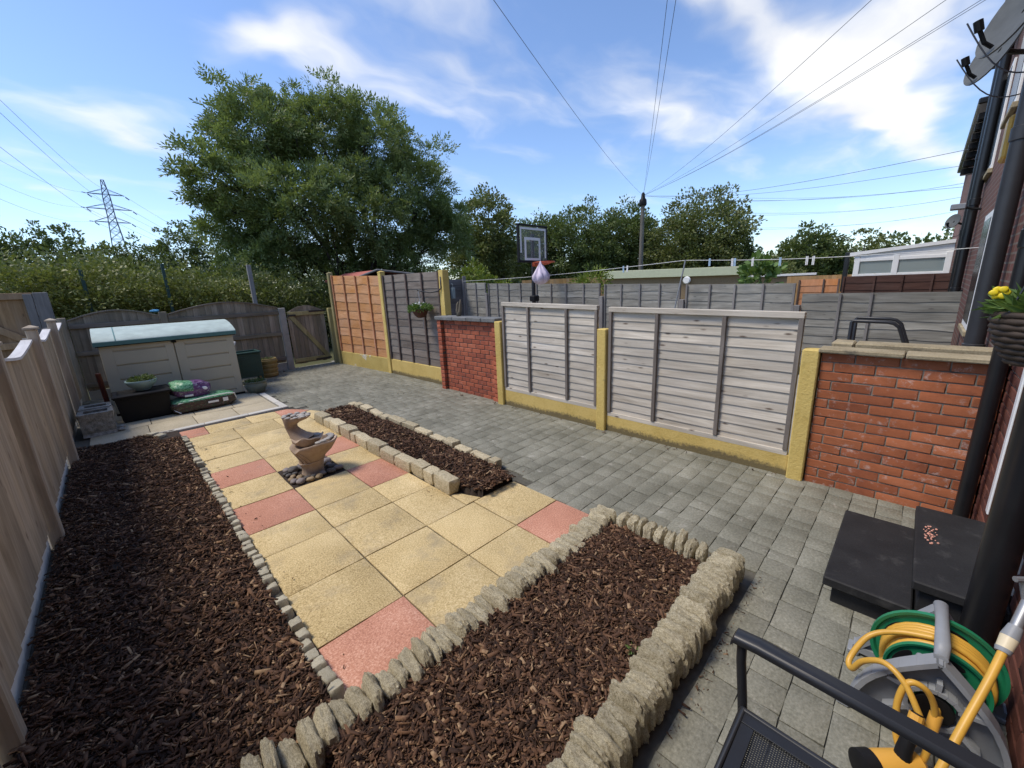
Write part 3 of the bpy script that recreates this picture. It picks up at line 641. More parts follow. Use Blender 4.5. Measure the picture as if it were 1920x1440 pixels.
# ------------------------------------------------------------------ edging stones
def rock_mesh(name, seed, n=4, sq=3.0, amp=0.10, m=None, fine=0.0, sharp=50):
    mb = MB(); vs = {}; k = 0
    def pt(d):
        d = Vector(d); L = (abs(d.x)**sq+abs(d.y)**sq+abs(d.z)**sq)**(1/sq); p = d/L
        q = 1 + amp*mnoise.noise(p*1.6+Vector((seed*3.1, seed, 7))) + amp*0.55*mnoise.noise(p*4.2+Vector((seed, 5, seed*2))) + fine*mnoise.noise(p*9.0+Vector((seed*5, 1, seed))) + fine*0.6*mnoise.noise(p*19.0+Vector((seed*2, 8, seed)))
        return p*q*0.5
    for a in range(3):
        for sg in (-1, 1):
            o = len(mb.v)
            for i in range(n+1):
                for j in range(n+1):
                    d = [0, 0, 0]; d[a] = sg; d[(a+1) % 3] = -1+2*i/n; d[(a+2) % 3] = -1+2*j/n; mb.v.append(tuple(pt(d)))
            for i in range(n):
                for j in range(n):
                    q = (o+i*(n+1)+j, o+(i+1)*(n+1)+j, o+(i+1)*(n+1)+j+1, o+i*(n+1)+j+1); mb.f.append(q if sg > 0 else q[::-1]); mb.mi.append(0)
    me = mb.mesh(name, m, smooth=False, recalc=False)
    bm = bmesh.new(); bm.from_mesh(me); bmesh.ops.remove_doubles(bm, verts=bm.verts, dist=1e-4); bmesh.ops.recalc_face_normals(bm, faces=bm.faces); bm.to_mesh(me); bm.free()
    me.polygons.foreach_set('use_smooth', [True]*len(me.polygons)); me.set_sharp_from_angle(angle=math.radians(sharp))
    return me
rugged = [rock_mesh('stone', i+1, 9, 3.7, 0.16, MT['edge_stone'], 0.075, 24) for i in range(12)]
setts = [rock_mesh('sett', i+20, 5, 9.0, 0.075, MT['sett_stone']) for i in range(7)]
smalls = [rock_mesh('edging_block', i+40, 6, 9.0, 0.10, MT['small_edge'], 0.03) for i in range(6)]
ed1 = thing('stone_edging', 'rugged upright limestone edging ringing the near bark bed', 'stone edging', (1.1, 1.0, 0))
x = -0.06
while x < 2.12:                                                   # row against the slabs
    w = random.uniform(0.042, 0.068); hh = random.uniform(0.115, 0.16)
    child_mesh(random.choice(rugged), 'stone', ed1, (x+w/2, 1.305+random.uniform(-.012, .012), hh/2-0.012), rot=(random.uniform(-.05, .05), random.uniform(-.10, .10), random.uniform(-.12, .12)), scale=(w*0.96, random.uniform(0.14, 0.19), hh*random.uniform(.92, 1.1)))
    x += w
y = 1.20
while y > 0.66:                                                   # short row by the paving
    w = random.uniform(0.045, 0.075); hh = random.uniform(0.15, 0.19)
    child_mesh(random.choice(rugged), 'stone', ed1, (2.115+random.uniform(-.01, .01), y-w/2, hh/2-0.012), rot=(random.uniform(-.18, .12), random.uniform(-.06, .06), math.pi/2+random.uniform(-.2, .2)), scale=(w*0.97, random.uniform(0.10, 0.14), hh))
    y -= w
x = 2.16
while x > 0.30:                                                   # tall front row
    w = random.uniform(0.045, 0.070); hh = random.uniform(0.165, 0.205)
    child_mesh(random.choice(rugged), 'stone', ed1, (x-w/2, 0.545+random.uniform(-.012, .012), hh/2-0.014), rot=(random.uniform(-.05, .05), random.uniform(-.10, .10), random.uniform(-.12, .12)), scale=(w*0.95, random.uniform(0.135, 0.175), hh*random.uniform(.92, 1.08)))
    x -= w
ed2 = thing('stone_edging', 'line of buff setts on the slab side of the narrow middle bed', 'stone edging', (1.7, 4.0, 0))
y = 5.36
lens2 = [0.30, .17, .30, .26, .12, .30, .28, .27, .26, .2, .15, .24]
for L in lens2:
    if y-L < 2.42: break
    hh = random.uniform(0.10, 0.135)
    child_mesh(random.choice(setts), 'sett', ed2, (1.70+random.uniform(-.012, .012), y-L/2, hh/2-0.004), rot=(random.uniform(-.03, .03), random.uniform(-.04, .04), random.uniform(-.06, .06)), scale=(random.uniform(.10, .125), L*1.0, hh))
    y -= L+0.006
ed3 = thing('stone_edging', 'line of pale setts between the middle bed and the grey paving', 'stone edging', (2.23, 4.0, 0))
y = 5.60
for L in (.16, .18, .26, .3, .18, .32, .26, .28, .24, .2, .22, .26, .1):
    hh = random.uniform(0.085, 0.12)
    child_mesh(random.choice(setts), 'sett', ed3, (2.235+random.uniform(-.012, .012), y-L/2, hh/2-0.004), rot=(random.uniform(-.03, .03), random.uniform(-.05, .05), random.uniform(-.08, .08)), scale=(random.uniform(.085, .11), L*0.97, hh))
    y -= L+0.012
    if y < 2.5: break
ed4 = thing('stone_edging', 'low row of small pale blocks between the shaded bed and the slabs', 'stone edging', (0.36, 4, 0))
y = 1.45
while y < 6.0:
    w = random.uniform(0.065, 0.10)
    if random.random() < 0.90:
        child_mesh(random.choice(smalls), 'edging_block', ed4, (0.355+random.uniform(-.008, .008), y+w/2, 0.008+random.uniform(-.012, .006)), rot=(random.uniform(-.35, .0), random.uniform(-.1, .1), random.uniform(-.1, .1)), scale=(random.uniform(.05, .062), w*0.93, random.uniform(.06, .085)))
    y += w
for (x_, y_) in ((0.16, 6.2), (0.1, 6.36)):
    child_mesh(random.choice(smalls), 'edging_block', ed4, (x_, y_, 0.03), rotz=0.6, scale=(.09, .1, .07))

# ------------------------------------------------------------------ fences
def lap_panel(label, A, B, side, z0, z1, nb, mw, mbt, battens, cap=True, wavy=0.0, group=None, ztop2=None, capmat=None, endbat=True, back=False, rail=False):
    """overlapping horizontal boards; u runs A to B, the outward face is on 'side'"""
    P, L, ang = frame(A, B, side)
    t = thing('lap_fence', label, 'fence', (*[(a+b)/2 for a, b in zip(A, B)], z0), group)
    ztop2 = z1 if ztop2 is None else ztop2
    capm = capmat or mw
    ht = 0.05 if cap else 0.0
    pitch = (z1-ht-z0)/nb
    for i in range(nb):
        mb = MB(); N = 12; zl_ = z0+i*pitch; zh_ = zl_+pitch*1.16 if i < nb-1 else z0+nb*pitch
        sd_ = random.uniform(0, 99); V = []
        for k in range(N+1):
            u = L*k/N; sl = (ztop2-z1)*k/N*((zl_-z0)/(z1-z0)); dw = wavy*(mnoise.noise(Vector((u*2.3, sd_, 0)))*1.0+0.4*mnoise.noise(Vector((u*7, sd_, 3)))) if i else 0
            dw2 = 0.0015*mnoise.noise(Vector((u*9, sd_, 9)))
            wb = 0.021+0.002*mnoise.noise(Vector((u*3, sd_, 7)))
            V += [P(u, wb, zl_+dw+dw2+sl), P(u, 0.010, zh_+sl), P(u, 0.002, zh_+sl), P(u, wb-0.009, zl_+dw+dw2+sl)]
        F = []
        for k in range(N):
            a, b = 4*k, 4*k+4
            for e in range(4): F.append((a+e, a+(e+1) % 4, b+(e+1) % 4, b+e))
        F += [(0, 1, 2, 3), (4*N+3, 4*N+2, 4*N+1, 4*N)]
        mb.add(V, F); mb.build('board', mw, t)
    ub = list(battens)
    if endbat: ub = [0.018] + ub + [L-0.018]
    for u in ub:
        mb = MB(); w = 0.017
        st = (ztop2-z1)*u/L
        mb.cbox(u-w, u+w, 0.0205, 0.046, z0+(0.036 if rail else 0.004), z1-ht-0.002+st, 0.003, P); mb.build('batten', mbt, t)
        if back: 
            mb = MB(); mb.cbox(u-w, u+w, -0.03, -0.002, z0, z1-ht+st, 0.003, P); mb.build('batten', mbt, t)
    if cap:
        mb = MB(); mb.cbox(0, L, -0.012, 0.048, z1-ht, z1, 0.004, lambda u, w, z: P(u, w, z+(ztop2-z1)*u/L)); mb.build('cap_rail', capm, t)
    if rail:
        mb = MB(); mb.cbox(0.0, L, 0.0215, 0.036, z0-0.012, z0+0.034, 0.003, P); mb.build('base_rail', mw, t)
    return t
def post(label, x0, x1, y0, y1, z1, m, cap=None, group=None, z0=-0.05, cat='fence post', name='fence_post', c=0.008):
    if cap:
        t = thing(name, label, cat, ((x0+x1)/2, (y0+y1)/2, 0), group)
        mb = MB(); mb.cbox(x0, x1, y0, y1, z0, z1, c); mb.build('shaft', m, t)
        mb = MB(); e = cap; cx, cy = (x0+x1)/2, (y0+y1)/2
        hx, hy = (x1-x0)/2+e, (y1-y0)/2+e
        ring = lambda k, z: [(cx-hx*k, cy-hy*k, z), (cx+hx*k, cy-hy*k, z), (cx+hx*k, cy+hy*k, z), (cx-hx*k, cy+hy*k, z)]
        mb.loft([ring(1, z1+.001), ring(1, z1+.018), ring(.12, z1+.04)]); mb.build('post_cap', m, t)
        return t
    mb = MB(); mb.cbox(x0, x1, y0, y1, z0, z1, c)
    return single(mb, name, m, label, cat, ((x0+x1)/2, (y0+y1)/2, 0), group=group)
XR = 3.70
# the run nearest the house: yellow posts and two pale panels
post('yellow rough-rendered post against the low orange-red brick wall', 3.665, 3.785, 0.475, 0.585, 1.06, MT['yellow_paint'])
post('yellow post between the two pale weathered panels', 3.665, 3.785, 2.30, 2.41, 1.13, MT['yellow_paint'])
post('yellow post between the brick pier and a pale weathered panel', 3.665, 3.785, 3.925, 4.04, 1.155, MT['yellow_paint'])
lap_panel('wide pale weathered lap panel next to the low orange-red brick wall', (3.735, 0.600), (3.735, 2.285), 1, 0.185, 1.335, 13, MT['pale_wood'], MT['pale_batten'], [0.56, 1.16], wavy=0.003, ztop2=1.36, rail=True)
lap_panel('pale weathered lap panel next to the brick pier', (3.735, 2.425), (3.735, 3.91), 1, 0.225, 1.375, 13, MT['pale_wood'], MT['pale_batten'], [0.42, 1.02], wavy=0.003, ztop2=1.41, rail=True)
for a, b, z, lab in ((0.587, 2.298, 0.18, 'yellow gravel board below the wide pale panel, splashed with dirt'), (2.412, 3.923, 0.22, 'yellow gravel board below the pale panel beside the brick pier')):
    mb = MB(); mb.cbox(3.70, 3.77, a, b, -0.03, z, 0.006); single(mb, 'gravel_board', MT['yellow_board'], lab, 'gravel board', (3.735, (a+b)/2, 0))
# the tall run: purple-brown and orange panels
post('tall yellow square post rising behind the brick pier', 3.86, 3.98, 5.40, 5.52, 1.90, MT['gatepost_wood'] if False else MT['yellow_paint'], c=0.006)
post('tall yellow post between the orange and the purple-brown panel', 3.80, 3.90, 7.32, 7.43, 1.95, MT['yellow_paint'], cap=0.002)
post('tall yellow post at the end of the orange panel by the gate', 3.64, 3.74, 9.40, 9.50, 2.03, MT['gatepost_wood'], cap=0.002)
lap_panel('tall faded purple-brown lap panel behind the hanging basket', (3.90, 5.525), (3.86, 7.31), 1, 0.30, 1.885, 12, MT['purple_wood'], MT['purple_batten'], [0.49, 0.98, 1.42], wavy=0.006, cap=False, ztop2=1.90)
lap_panel('tall bright orange wavy-edged lap panel by the garden gate', (3.86, 7.44), (3.72, 9.39), 1, 0.30, 1.90, 9, MT['orange_wood'], MT['orange_batten'], [0.42, 0.92, 1.42], wavy=0.020, cap=False, ztop2=2.0)
for A_, B_, lab, mm in (((3.885, 5.45), (3.855, 7.31), 'yellow gravel board with a bare white end below the purple-brown panel', 'yellow_board'), ((3.845, 7.44), (3.71, 9.39), 'half bare yellow gravel board below the orange panel', 'yellow_old')):
    P, L, ang = frame(A_, B_, 1); mb = MB(); mb.cbox(0, L, -0.03, 0.03, -0.03, 0.295, 0.006, P)
    single(mb, 'gravel_board', MT[mm], lab, 'gravel board', ((A_[0]+B_[0])/2, (A_[1]+B_[1])/2, 0))

# gate, back fence
YB = 9.83
def vpanel(label, name, cat, A, B, side, z0, topf, nb, mw, rails, mrail, depth=0.0, loc=None, railw=0.035, railh=0.07, thick=0.012):
    P, L, ang = frame(A, B, side)
    t = thing(name, label, cat, (*[(a+b)/2 for a, b in zip(A, B)], max(z0, 0)))
    wdt = L/nb
    for i in range(nb):
        u0 = i*wdt; u1 = u0+wdt*1.06; u1 = min(u1, L); mb = MB(); dz = random.uniform(-.004, .004)
        ns = 3; V = []
        lo = z0+random.uniform(-.008, .008)
        for k in range(ns+1):
            u = u0+(u1-u0)*k/ns; w1 = 0.004+thick*(1-0.7*k/ns) if True else 0
            V += [P(u, depth, lo), P(u, depth, topf(u/L)+dz), P(u, depth+w1, topf(u/L)+dz), P(u, depth+w1, lo)]
        F = []
        for k in range(ns):
            a, b = 4*k, 4*k+4
            for e in range(4): F.append((a+e, a+(e+1) % 4, b+(e+1) % 4, b+e))
        F += [(0, 1, 2, 3), (4*ns+3, 4*ns+2, 4*ns+1, 4*ns)]
        mb.add(V, F); mb.build('board', mw, t)
    for z in rails:
        mb = MB(); mb.cbox(0.0, L, depth+0.0175, depth+0.0175+railw, z, z+railh, 0.004, P); mb.build('rail', mrail, t)
    return t, P, L
bow = lambda e, c: (lambda q: e + (c-e)*math.sin(math.pi*max(0, min(1, q))))
post('concrete corner post at the end of the back fence behind the stone trough', -0.60, -0.50, YB-0.02, YB+0.08, 1.40, MT['back_wood'])
post('weathered timber post between the two bow-topped back panels', 0.665, 0.775, YB-0.05, YB+0.06, 1.41, MT['back_wood'])
post('pale concrete post carrying the garden gate', 2.625, 2.755, YB-0.06, YB+0.06, 1.345, MT['concrete'])
for A_, B_, e, c, lab in (((-0.49, YB), (0.66, YB), 1.34, 1.475, 'bow-topped brown fence panel in the corner behind the shed'), ((0.78, YB), (2.62, YB), 1.345, 1.515, 'wide bow-topped brown fence panel beside the gate')):
    t, P, L = vpanel(lab, 'board_fence', 'fence', A_, B_, -1, 0.16, bow(e, c), int((B_[0]-A_[0])/0.095), MT['back_wood'], (1.215, 0.76, 0.22), MT['back_rail'])
    ns = 18; mb = MB()
    rings = [[P(L*k/ns, a, bow(e, c)(k/ns)+b) for a, b in ((-.02, .001), (.045, .001), (.045, .02), (-.02, .02))] for k in range(ns+1)]
    mb.loft(rings); mb.build('cap_rail', MT['back_rail'], t)
    mb = MB(); mb.cbox(0, L, -0.02, 0.03, -0.03, 0.155, 0.004, P)
    single(mb, 'gravel_board', MT['concrete'], 'concrete gravel board under the ' + ('corner back panel' if A_[0] < 0 else 'wide back panel'), 'gravel board', ((A_[0]+B_[0])/2, YB, 0))
t, P, L = vpanel('bow-topped brown garden gate with a diagonal brace', 'garden_gate', 'gate', (2.79, YB), (3.575, YB), -1, 0.085, bow(1.235, 1.375), 9, MT['back_wood'], (1.16, 0.12), MT['gatepost_wood'], railh=0.085)
mb = MB(); a = Vector((0.05, 1.165)); b = Vector((L-0.06, 0.20)); d = (b-a).normalized(); nn = Vector((-d.y, d.x))*0.045
mb.prism([(a+nn).to_tuple(), (b+nn).to_tuple(), (b-nn).to_tuple(), (a-nn).to_tuple()], lambda u, z, w: P(u, w, z), 0.018, 0.05); mb.build('brace', MT['gatepost_wood'], t)
for z, u0, u1 in ((1.235, L-0.34, L+0.02), (0.135, L-0.34, L+0.02), (1.17, 0.0, 0.16)):
    mb = MB(); mb.cbox(u0, u1, 0.053, 0.062, z-0.02, z+0.02, 0.003, P); mb.build('strap_hinge', MT['black_metal'], t)
post('squat yellow gate post with dark hinge slots', 3.605, 3.70, 9.60, 9.70, 1.285, MT['gatepost_wood'])
mb = MB(); mb.cbox(3.715, 3.775, 9.62, 9.70, -0.02, 1.29, 0.003); single(mb, 'gate_stop', MT['black_metal'], 'black upright strip behind the yellow gate post', 'post', (3.745, 9.66, 0))  # black strip stands in for the shadow beside the gate post

# left closeboard fence
left_posts = [2.15, 4.02, 5.95, 7.85]
left_names = ['grey-brown timber post out by the house end of the closeboard fence', 'grey-brown capped post standing at the widest part of the shaded bed', 'grey-brown capped post midway along the closeboard fence', 'grey-brown capped post beside the stone trough']
for i, y_ in enumerate(left_posts):
    post(left_names[i], -0.602+0.010*i, -0.528+0.012*i, y_-0.038, y_+0.038, 1.375+0.012*i, MT['left_post'], cap=0.012)
dip = lambda e, c: (lambda q: c+(e-c)*abs(2*q-1)**1.3)
labs = ['closeboard fence panel nearest the house beside the shaded bed', 'dip-topped closeboard panel beside the middle of the shaded bed', 'dip-topped closeboard panel ending at the stone trough', 'dip-topped closeboard panel behind the stone trough']
ends = [(2.20, 3.97), (4.07, 5.90), (6.0, 7.80), (7.90, 9.76)]
for i, (a, b) in enumerate([(0.3, 2.1)] + ends):
    lab = 'closeboard fence panel starting at the house wall' if i == 0 else labs[i-1]
    tf = dip(1.262+0.012*i, 1.185+0.012*i)
    t, P, L = vpanel(lab, 'board_fence', 'fence', (-0.585, b), (-0.585, a), 1, 0.12, tf, 16, MT['left_wood'], (), MT['left_post'])
    ns = 18; mb = MB()
    mb.loft([[P(L*k/ns, q, tf(k/ns)+w) for q, w in ((-.035, .001), (.035, .001), (.035, .022), (-.035, .022))] for k in range(ns+1)]); mb.build('cap_rail', MT['left_cap'], t)
    mb = MB(); mb.cbox(0, L, -0.035, -0.004, -0.04, 0.185, 0.004, P)
    single(mb, 'gravel_board', MT['gravel_white'], 'pale gravel board under the ' + lab, 'gravel board', (-0.585, (a+b)/2, 0))
# neighbour's brown ledged panel seen over the closeboard fence
t, P, L = vpanel('brown braced gate panel in the next garden over the closeboard fence', 'braced_gate', 'gate', (-2.9, 10.2), (-0.80, 10.2), -1, 0.02, lambda q: 1.79, 16, MT['brown_wood'], (1.72, 0.95, 0.1), MT['brown_wood'], railh=0.10)
mb = MB(); a = Vector((L-1.0, 1.72)); b = Vector((L-0.10, 0.98)); d = (b-a).normalized(); nn = Vector((-d.y, d.x))*0.05
mb.prism([(a+nn).to_tuple(), (b+nn).to_tuple(), (b-nn).to_tuple(), (a-nn).to_tuple()], lambda u, z, w: P(u, w, z), 0.018, 0.05); mb.build('brace', MT['brown_wood'], t)
mb = MB(); mb.cbox(L-0.10, L, 0.053, 0.075, 0.02, 1.80, 0.004, P); mb.build('end_post', MT['grey_batten'], t)
post('broad grey post ending the brown braced gate panel', -0.795, -0.63, 10.12, 10.25, 1.82, MT['grey_batten'])

# neighbour's silvered fence two gardens wide
npan = [(-0.36, 1.36, 1.30, 1.30, [0.88, 1.24]), (1.46, 3.22, 1.465, 1.50, [0.46, 0.9, 1.32]), (3.32, 5.02, 1.52, 1.565, [0.42, 0.85, 1.28]), (5.13, 7.05, 1.58, 1.635, [0.45, 0.95, 1.42]), (7.16, 8.90, 1.65, 1.70, [0.45, 0.9, 1.35]), (9.0, 9.95, 1.72, 1.75, [0.45])]
nlab = ['silvered grey lap panel against the houses behind the black metal chair', 'silvered grey lap panel with a leaning clothes prop before it', 'silvered grey lap panel beyond the clothes prop', 'silvered grey lap panel behind the basketball stand', 'silvered grey lap panel beyond the basketball stand', 'short silvered grey lap panel behind the driftwood']
for (a, b, z1, z2, bt), lab in zip(npan, nlab):
    lap_panel(lab, (7.95, a), (7.95, b), 1, 0.12, z1, 9, MT['grey_wood'], MT['grey_batten'], bt, wavy=0.028, ztop2=z2, cap=False, endbat=a > 0)
for y_, z_, lab in ((1.41, 1.12, 'short grey-brown post at the step in the silvered fence'), (3.27, 1.22, 'grey-brown post behind the clothes prop'), (5.075, 1.30, 'grey-brown post between the silvered panels left of the prop'), (7.105, 1.36, 'grey-brown post behind the basketball pole'), (8.95, 1.43, 'grey-brown post near the driftwood')):
    post(lab, 7.86, 7.96, y_-0.045, y_+0.045, z_, MT['grey_batten'], z0=-0.05)
lap_panel('dark silvered lap panel closing the end of the neighbour garden', (4.1, 10.05), (7.9, 10.05), -1, 0.1, 1.86, 11, MT['grey_wood_x'], MT['grey_batten'], [0.6, 1.2, 1.9, 2.5, 3.1], wavy=0.01, cap=False)
post('tall grey post at the corner of the neighbour garden', 7.86, 7.98, 9.96, 10.0, 1.95, MT['grey_batten'])

# ------------------------------------------------------------------ brickwork
BR_CACHE = {}
def brick_mesh(L, H, T, m):
    k = (round(L, 3), round(H, 3), round(T, 3), m.name)
    if k not in BR_CACHE:
        BR_CACHE[k] = []
        for q in range(3):
            mb = MB(); mb.cbox(-L/2, L/2, -T/2, T/2, -H/2, H/2, 0.004, jit=0.0013); BR_CACHE[k].append(mb.mesh('brick', m, smooth=35))
    return random.choice(BR_CACHE[k])
def brick_wall(parent, A, B, z0, courses, ch, bl, thick, m, mm, side=1, limit=None, joint=0.009, start=0.0, header=0.5, mortar=True):
    P, L, ang = frame(A, B, side); cnt = 0
    for i in range(courses):
        off = (header*bl if (i % 2) else 0.0) + start
        edges = [0.0]; u = off if off > 0.03 else bl+off
        while u < L-0.03: edges.append(u); u += bl
        edges.append(L)
        for k in range(len(edges)-1):
            u0, u1 = edges[k]+joint/2, edges[k+1]-joint/2
            if u1-u0 < 0.03: continue
            me = brick_mesh(u1-u0, ch-joint, thick, m)
            c = P((u0+u1)/2, -thick/2+random.uniform(-.0015, .0015), z0+ch*(i+0.5))
            child_mesh(me, 'brick', parent, c, rot=(0, 0, ang+random.uniform(-.004, .004))); cnt += 1
    if mortar:
        mb = MB(); mb.cbox(joint*0.6, L-joint*0.6, -thick+0.005, -0.0055, z0-0.02, z0+courses*ch-0.001, 0.001, P); mb.build('mortar', mm, parent)
    return cnt
nw = thing('brick_wall', 'low orange-red brick wall with pale stone coping beside the black steps', 'brick wall', (3.76, 0.02, 0))
brick_wall(nw, (3.70, -0.425), (3.70, 0.47), -0.015, 15, 0.0705, 0.232, 0.10, MT['brick_red'], MT['mortar'], side=1, joint=0.0075)
for a, b in ((-0.425, 0.02), (0.026, 0.485)):
    mb = MB(); mb.cbox(3.655, 3.825, a, b, 1.044, 1.074, 0.007, jit=0.002); mb.build('coping_stone', MT['coping'], nw)
nw2 = thing('brick_wall', 'twin brick wall with pale stone coping on the neighbour side', 'brick wall', (3.98, 0.0, 0))
brick_wall(nw2, (3.93, -0.425), (3.93, 0.42), -0.02, 15, 0.0705, 0.232, 0.10, MT['brick_red'], MT['mortar'], side=1, joint=0.0075)
mb = MB(); mb.cbox(3.89, 4.06, -0.425, 0.30, 1.04, 1.095, 0.008, jit=0.002); mb.build('coping_stone', MT['coping'], nw2)
mb = MB(); mb.cbox(3.88, 4.06, 0.306, 0.44, 1.04, 1.10, 0.012, jit=0.003); mb.build('coping_stone', MT['coping'], nw2)
pr = thing('brick_pier', 'red brick pier with blue-grey coping between pale and purple-brown panels', 'brick pier', (3.83, 4.7, 0))
brick_wall(pr, (3.755, 4.07), (3.755, 5.33), -0.015, 17, 0.0675, 0.195, 0.16, MT['brick_pier'], MT['mortar_dark'], side=1)
brick_wall(pr, (3.70, 5.335), (3.70, 5.44), -0.015, 17, 0.0675, 0.2, 0.20, MT['brick_pier'], MT['mortar_dark'], side=1)
brick_wall(pr, (3.722, 4.065), (3.722, 4.20), -0.015, 17, 0.0675, 0.2, 0.035, MT['brick_pier'], MT['mortar_dark'], side=1, mortar=False)
for a, b in ((4.04, 4.33), (4.335, 4.66), (4.665, 5.0), (5.005, 5.47)):
    mb = MB(); mb.cbox(3.68, 3.93, a, b, 1.134, 1.19, 0.008, jit=0.002); mb.build('coping_stone', MT['coping_grey'], pr)

# ------------------------------------------------------------------ the houses
WY = -0.43
h1 = thing('terraced_house', 'dark red brick terraced house wall with black pipes beside the steps', 'house', (1.0, -0.6, 0))
mb = MB(); mb.cbox(-4.5, 2.40, WY-0.3, WY-0.012, -0.05, 5.4, 0.005); mb.cbox(3.26, 3.90, WY-0.3, WY-0.012, -0.05, 5.4, 0.005); mb.cbox(2.40, 3.26, WY-0.3, WY-0.012, 2.3, 5.4, 0.005)
mb.build('wall', MT['brickwork'], h1)
brick_wall(h1, (3.262, WY), (3.90, WY), 0.0, 33, 0.068, 0.205, 0.05, MT['brick_house'], MT['mortar'], side=1)
brick_wall(h1, (1.75, WY), (2.40, WY), 0.0, 28, 0.068, 0.205, 0.05, MT['brick_house'], MT['mortar_dark'], side=1)
d1 = MB(); d1.cbox(2.47, 3.20, WY-0.10, WY-0.06, 0.30, 2.25, 0.004); dr = d1.build('door', MT['black_paint'], h1)
for a, b in ((2.405, 2.468), (3.195, 3.255)):
    mb = MB(); mb.cbox(a, b, WY-0.11, WY+0.012, 0.29, 2.28, 0.004); mb.build('door_frame', MT['white_paint'], dr)
mb = MB(); mb.cbox(2.405, 3.255, WY-0.11, WY+0.012, 2.281, 2.32, 0.004); mb.build('door_frame', MT['white_paint'], dr)
mb = MB(); mb.cbox(2.41, 3.25, WY-0.2, WY-0.02, -0.02, 0.288, 0.004); mb.build('threshold', MT['black_paint'], h1)
def pipe(parent, x, y, z0, z1, r, m, collars=(), shoe=None, name='drainpipe', n=20):
    mb = MB(); mb.lathe([(0, z0), (r, z0), (r, z1), (0, z1)], x, y, n=n); 
    for z in collars: mb.lathe([(r, z-0.05), (r*1.14, z-0.045), (r*1.14, z+0.045), (r, z+0.05)], x, y, n=n)
    o = mb.build(name, m, parent, smooth=40)
    for z in collars[:1]:
        b = MB(); b.cbox(x-r*1.5, x+r*1.5, WY-0.005, y-r*0.9, z-0.015, z+0.015, 0.003); b.build('pipe_bracket', m, o)
    return o
pipe(h1, 2.27, WY+0.075, -0.02, 5.3, 0.053, MT['black_pipe'], (1.9,))
pipe(h1, 3.52, WY+0.068, 0.0, 5.3, 0.036, MT['black_pipe'], (1.75,))
h2 = thing('terraced_house', 'neighbouring terraced house with white window frames and clustered pipes', 'house', (8, -0.6, 0))
mb = MB(); mb.cbox(3.905, 20.5, WY-0.32, WY-0.004, -0.05, 5.4, 0.005); mb.build('wall', MT['brickwork'], h2)
pipe(h2, 5.0, WY+0.075, -0.02, 5.3, 0.058, MT['grey_pipe'], (0.95, 2.55))
pipe(h2, 5.35, WY+0.05, -0.02, 2.0, 0.03, MT['black_pipe'], (1.5,))
pipe(h2, 9.55, WY+0.075, 1.18, 5.3, 0.055, MT['black_pipe'], (1.25, 2.55))
pipe(h2, 10.9, WY+0.07, 0, 5.0, 0.05, MT['black_pipe'], (2.2, 3.4))
for x_, z0, z1 in ((8.9, 2.9, 4.2), (7.3, 3.3, 4.8), (6.9, 0.9, 2.2)):
    w_ = MB(); w_.cbox(x_, x_+0.9, WY-0.003, WY+0.022, z0, z1, 0.004); fr = w_.build('window_frame', MT['white_paint'], h2)
    w_ = MB(); w_.cbox(x_+0.07, x_+0.83, WY+0.0225, WY+0.026, z0+0.07, z1-0.07, 0.001); w_.build('pane', MT['house_glass'], fr)
    w_ = MB(); w_.cbox(x_-0.05, x_+0.95, WY-0.003, WY+0.045, z0-0.06, z0-0.002, 0.005); w_.build('sill', MT['coping'], fr)
mb = MB(); mb.cbox(3.91, 12.2, WY+0.0, WY+0.20, 5.05, 5.16, 0.02); mb.build('gutter', MT['black_pipe'], h2)
mb = MB(); mb.cbox(12.3, 20.4, WY+0.0, WY+0.20, 4.55, 4.66, 0.02); mb.build('gutter', MT['black_pipe'], h2)
mb = MB()
for k in range(7): mb.cbox(12.4+k*0.25, 12.62+k*0.25, WY, WY+0.16+0.01*k, 4.3-0.12*k, 4.42-0.12*k, 0.01)
mb.build('bargeboard', MT['black_plastic'], h2)
# alarm box, lamps and vents on the walls
mb = MB(); mb.cbox(6.2, 6.5, WY, WY+0.095, 2.58, 2.95, 0.02); single(mb, 'alarm_box', MT['alarm_yellow'], 'faded yellow alarm box high on the brick wall', 'alarm box', (6.37, WY, 2.62))
mb = MB(); mb.lathe([(0.0, -0.02), (0.10, -0.02), (0.11, 0.0), (0.10, 0.035), (0.0, 0.04)], 0, 0, n=20)
lv = [(5.75+p[0], WY+0.03+p[2], 1.98+p[1]) for p in mb.v]; mb.v = lv
single(mb, 'bulkhead_lamp', MT['black_plastic'], 'round black bulkhead lamp on the brick wall behind the thick pipe', 'lamp', (5.75, WY, 1.98), smooth=40)
fl = thing('floodlight', 'small grey floodlight bracketed to a far drainpipe', 'floodlight', (9.4, WY, 2.45))
mb = MB(); mb.cbox(9.2, 9.36, WY+0.16, WY+0.32, 2.44, 2.52, 0.01); mb.build('lamp_head', MT['metal'], fl)
mb = MB(); mb.tube([(9.3, WY, 2.42), (9.3, WY+0.1, 2.44), (9.28, WY+0.2, 2.47)], 0.015, 8); mb.build('bracket', MT['black_plastic'], fl)

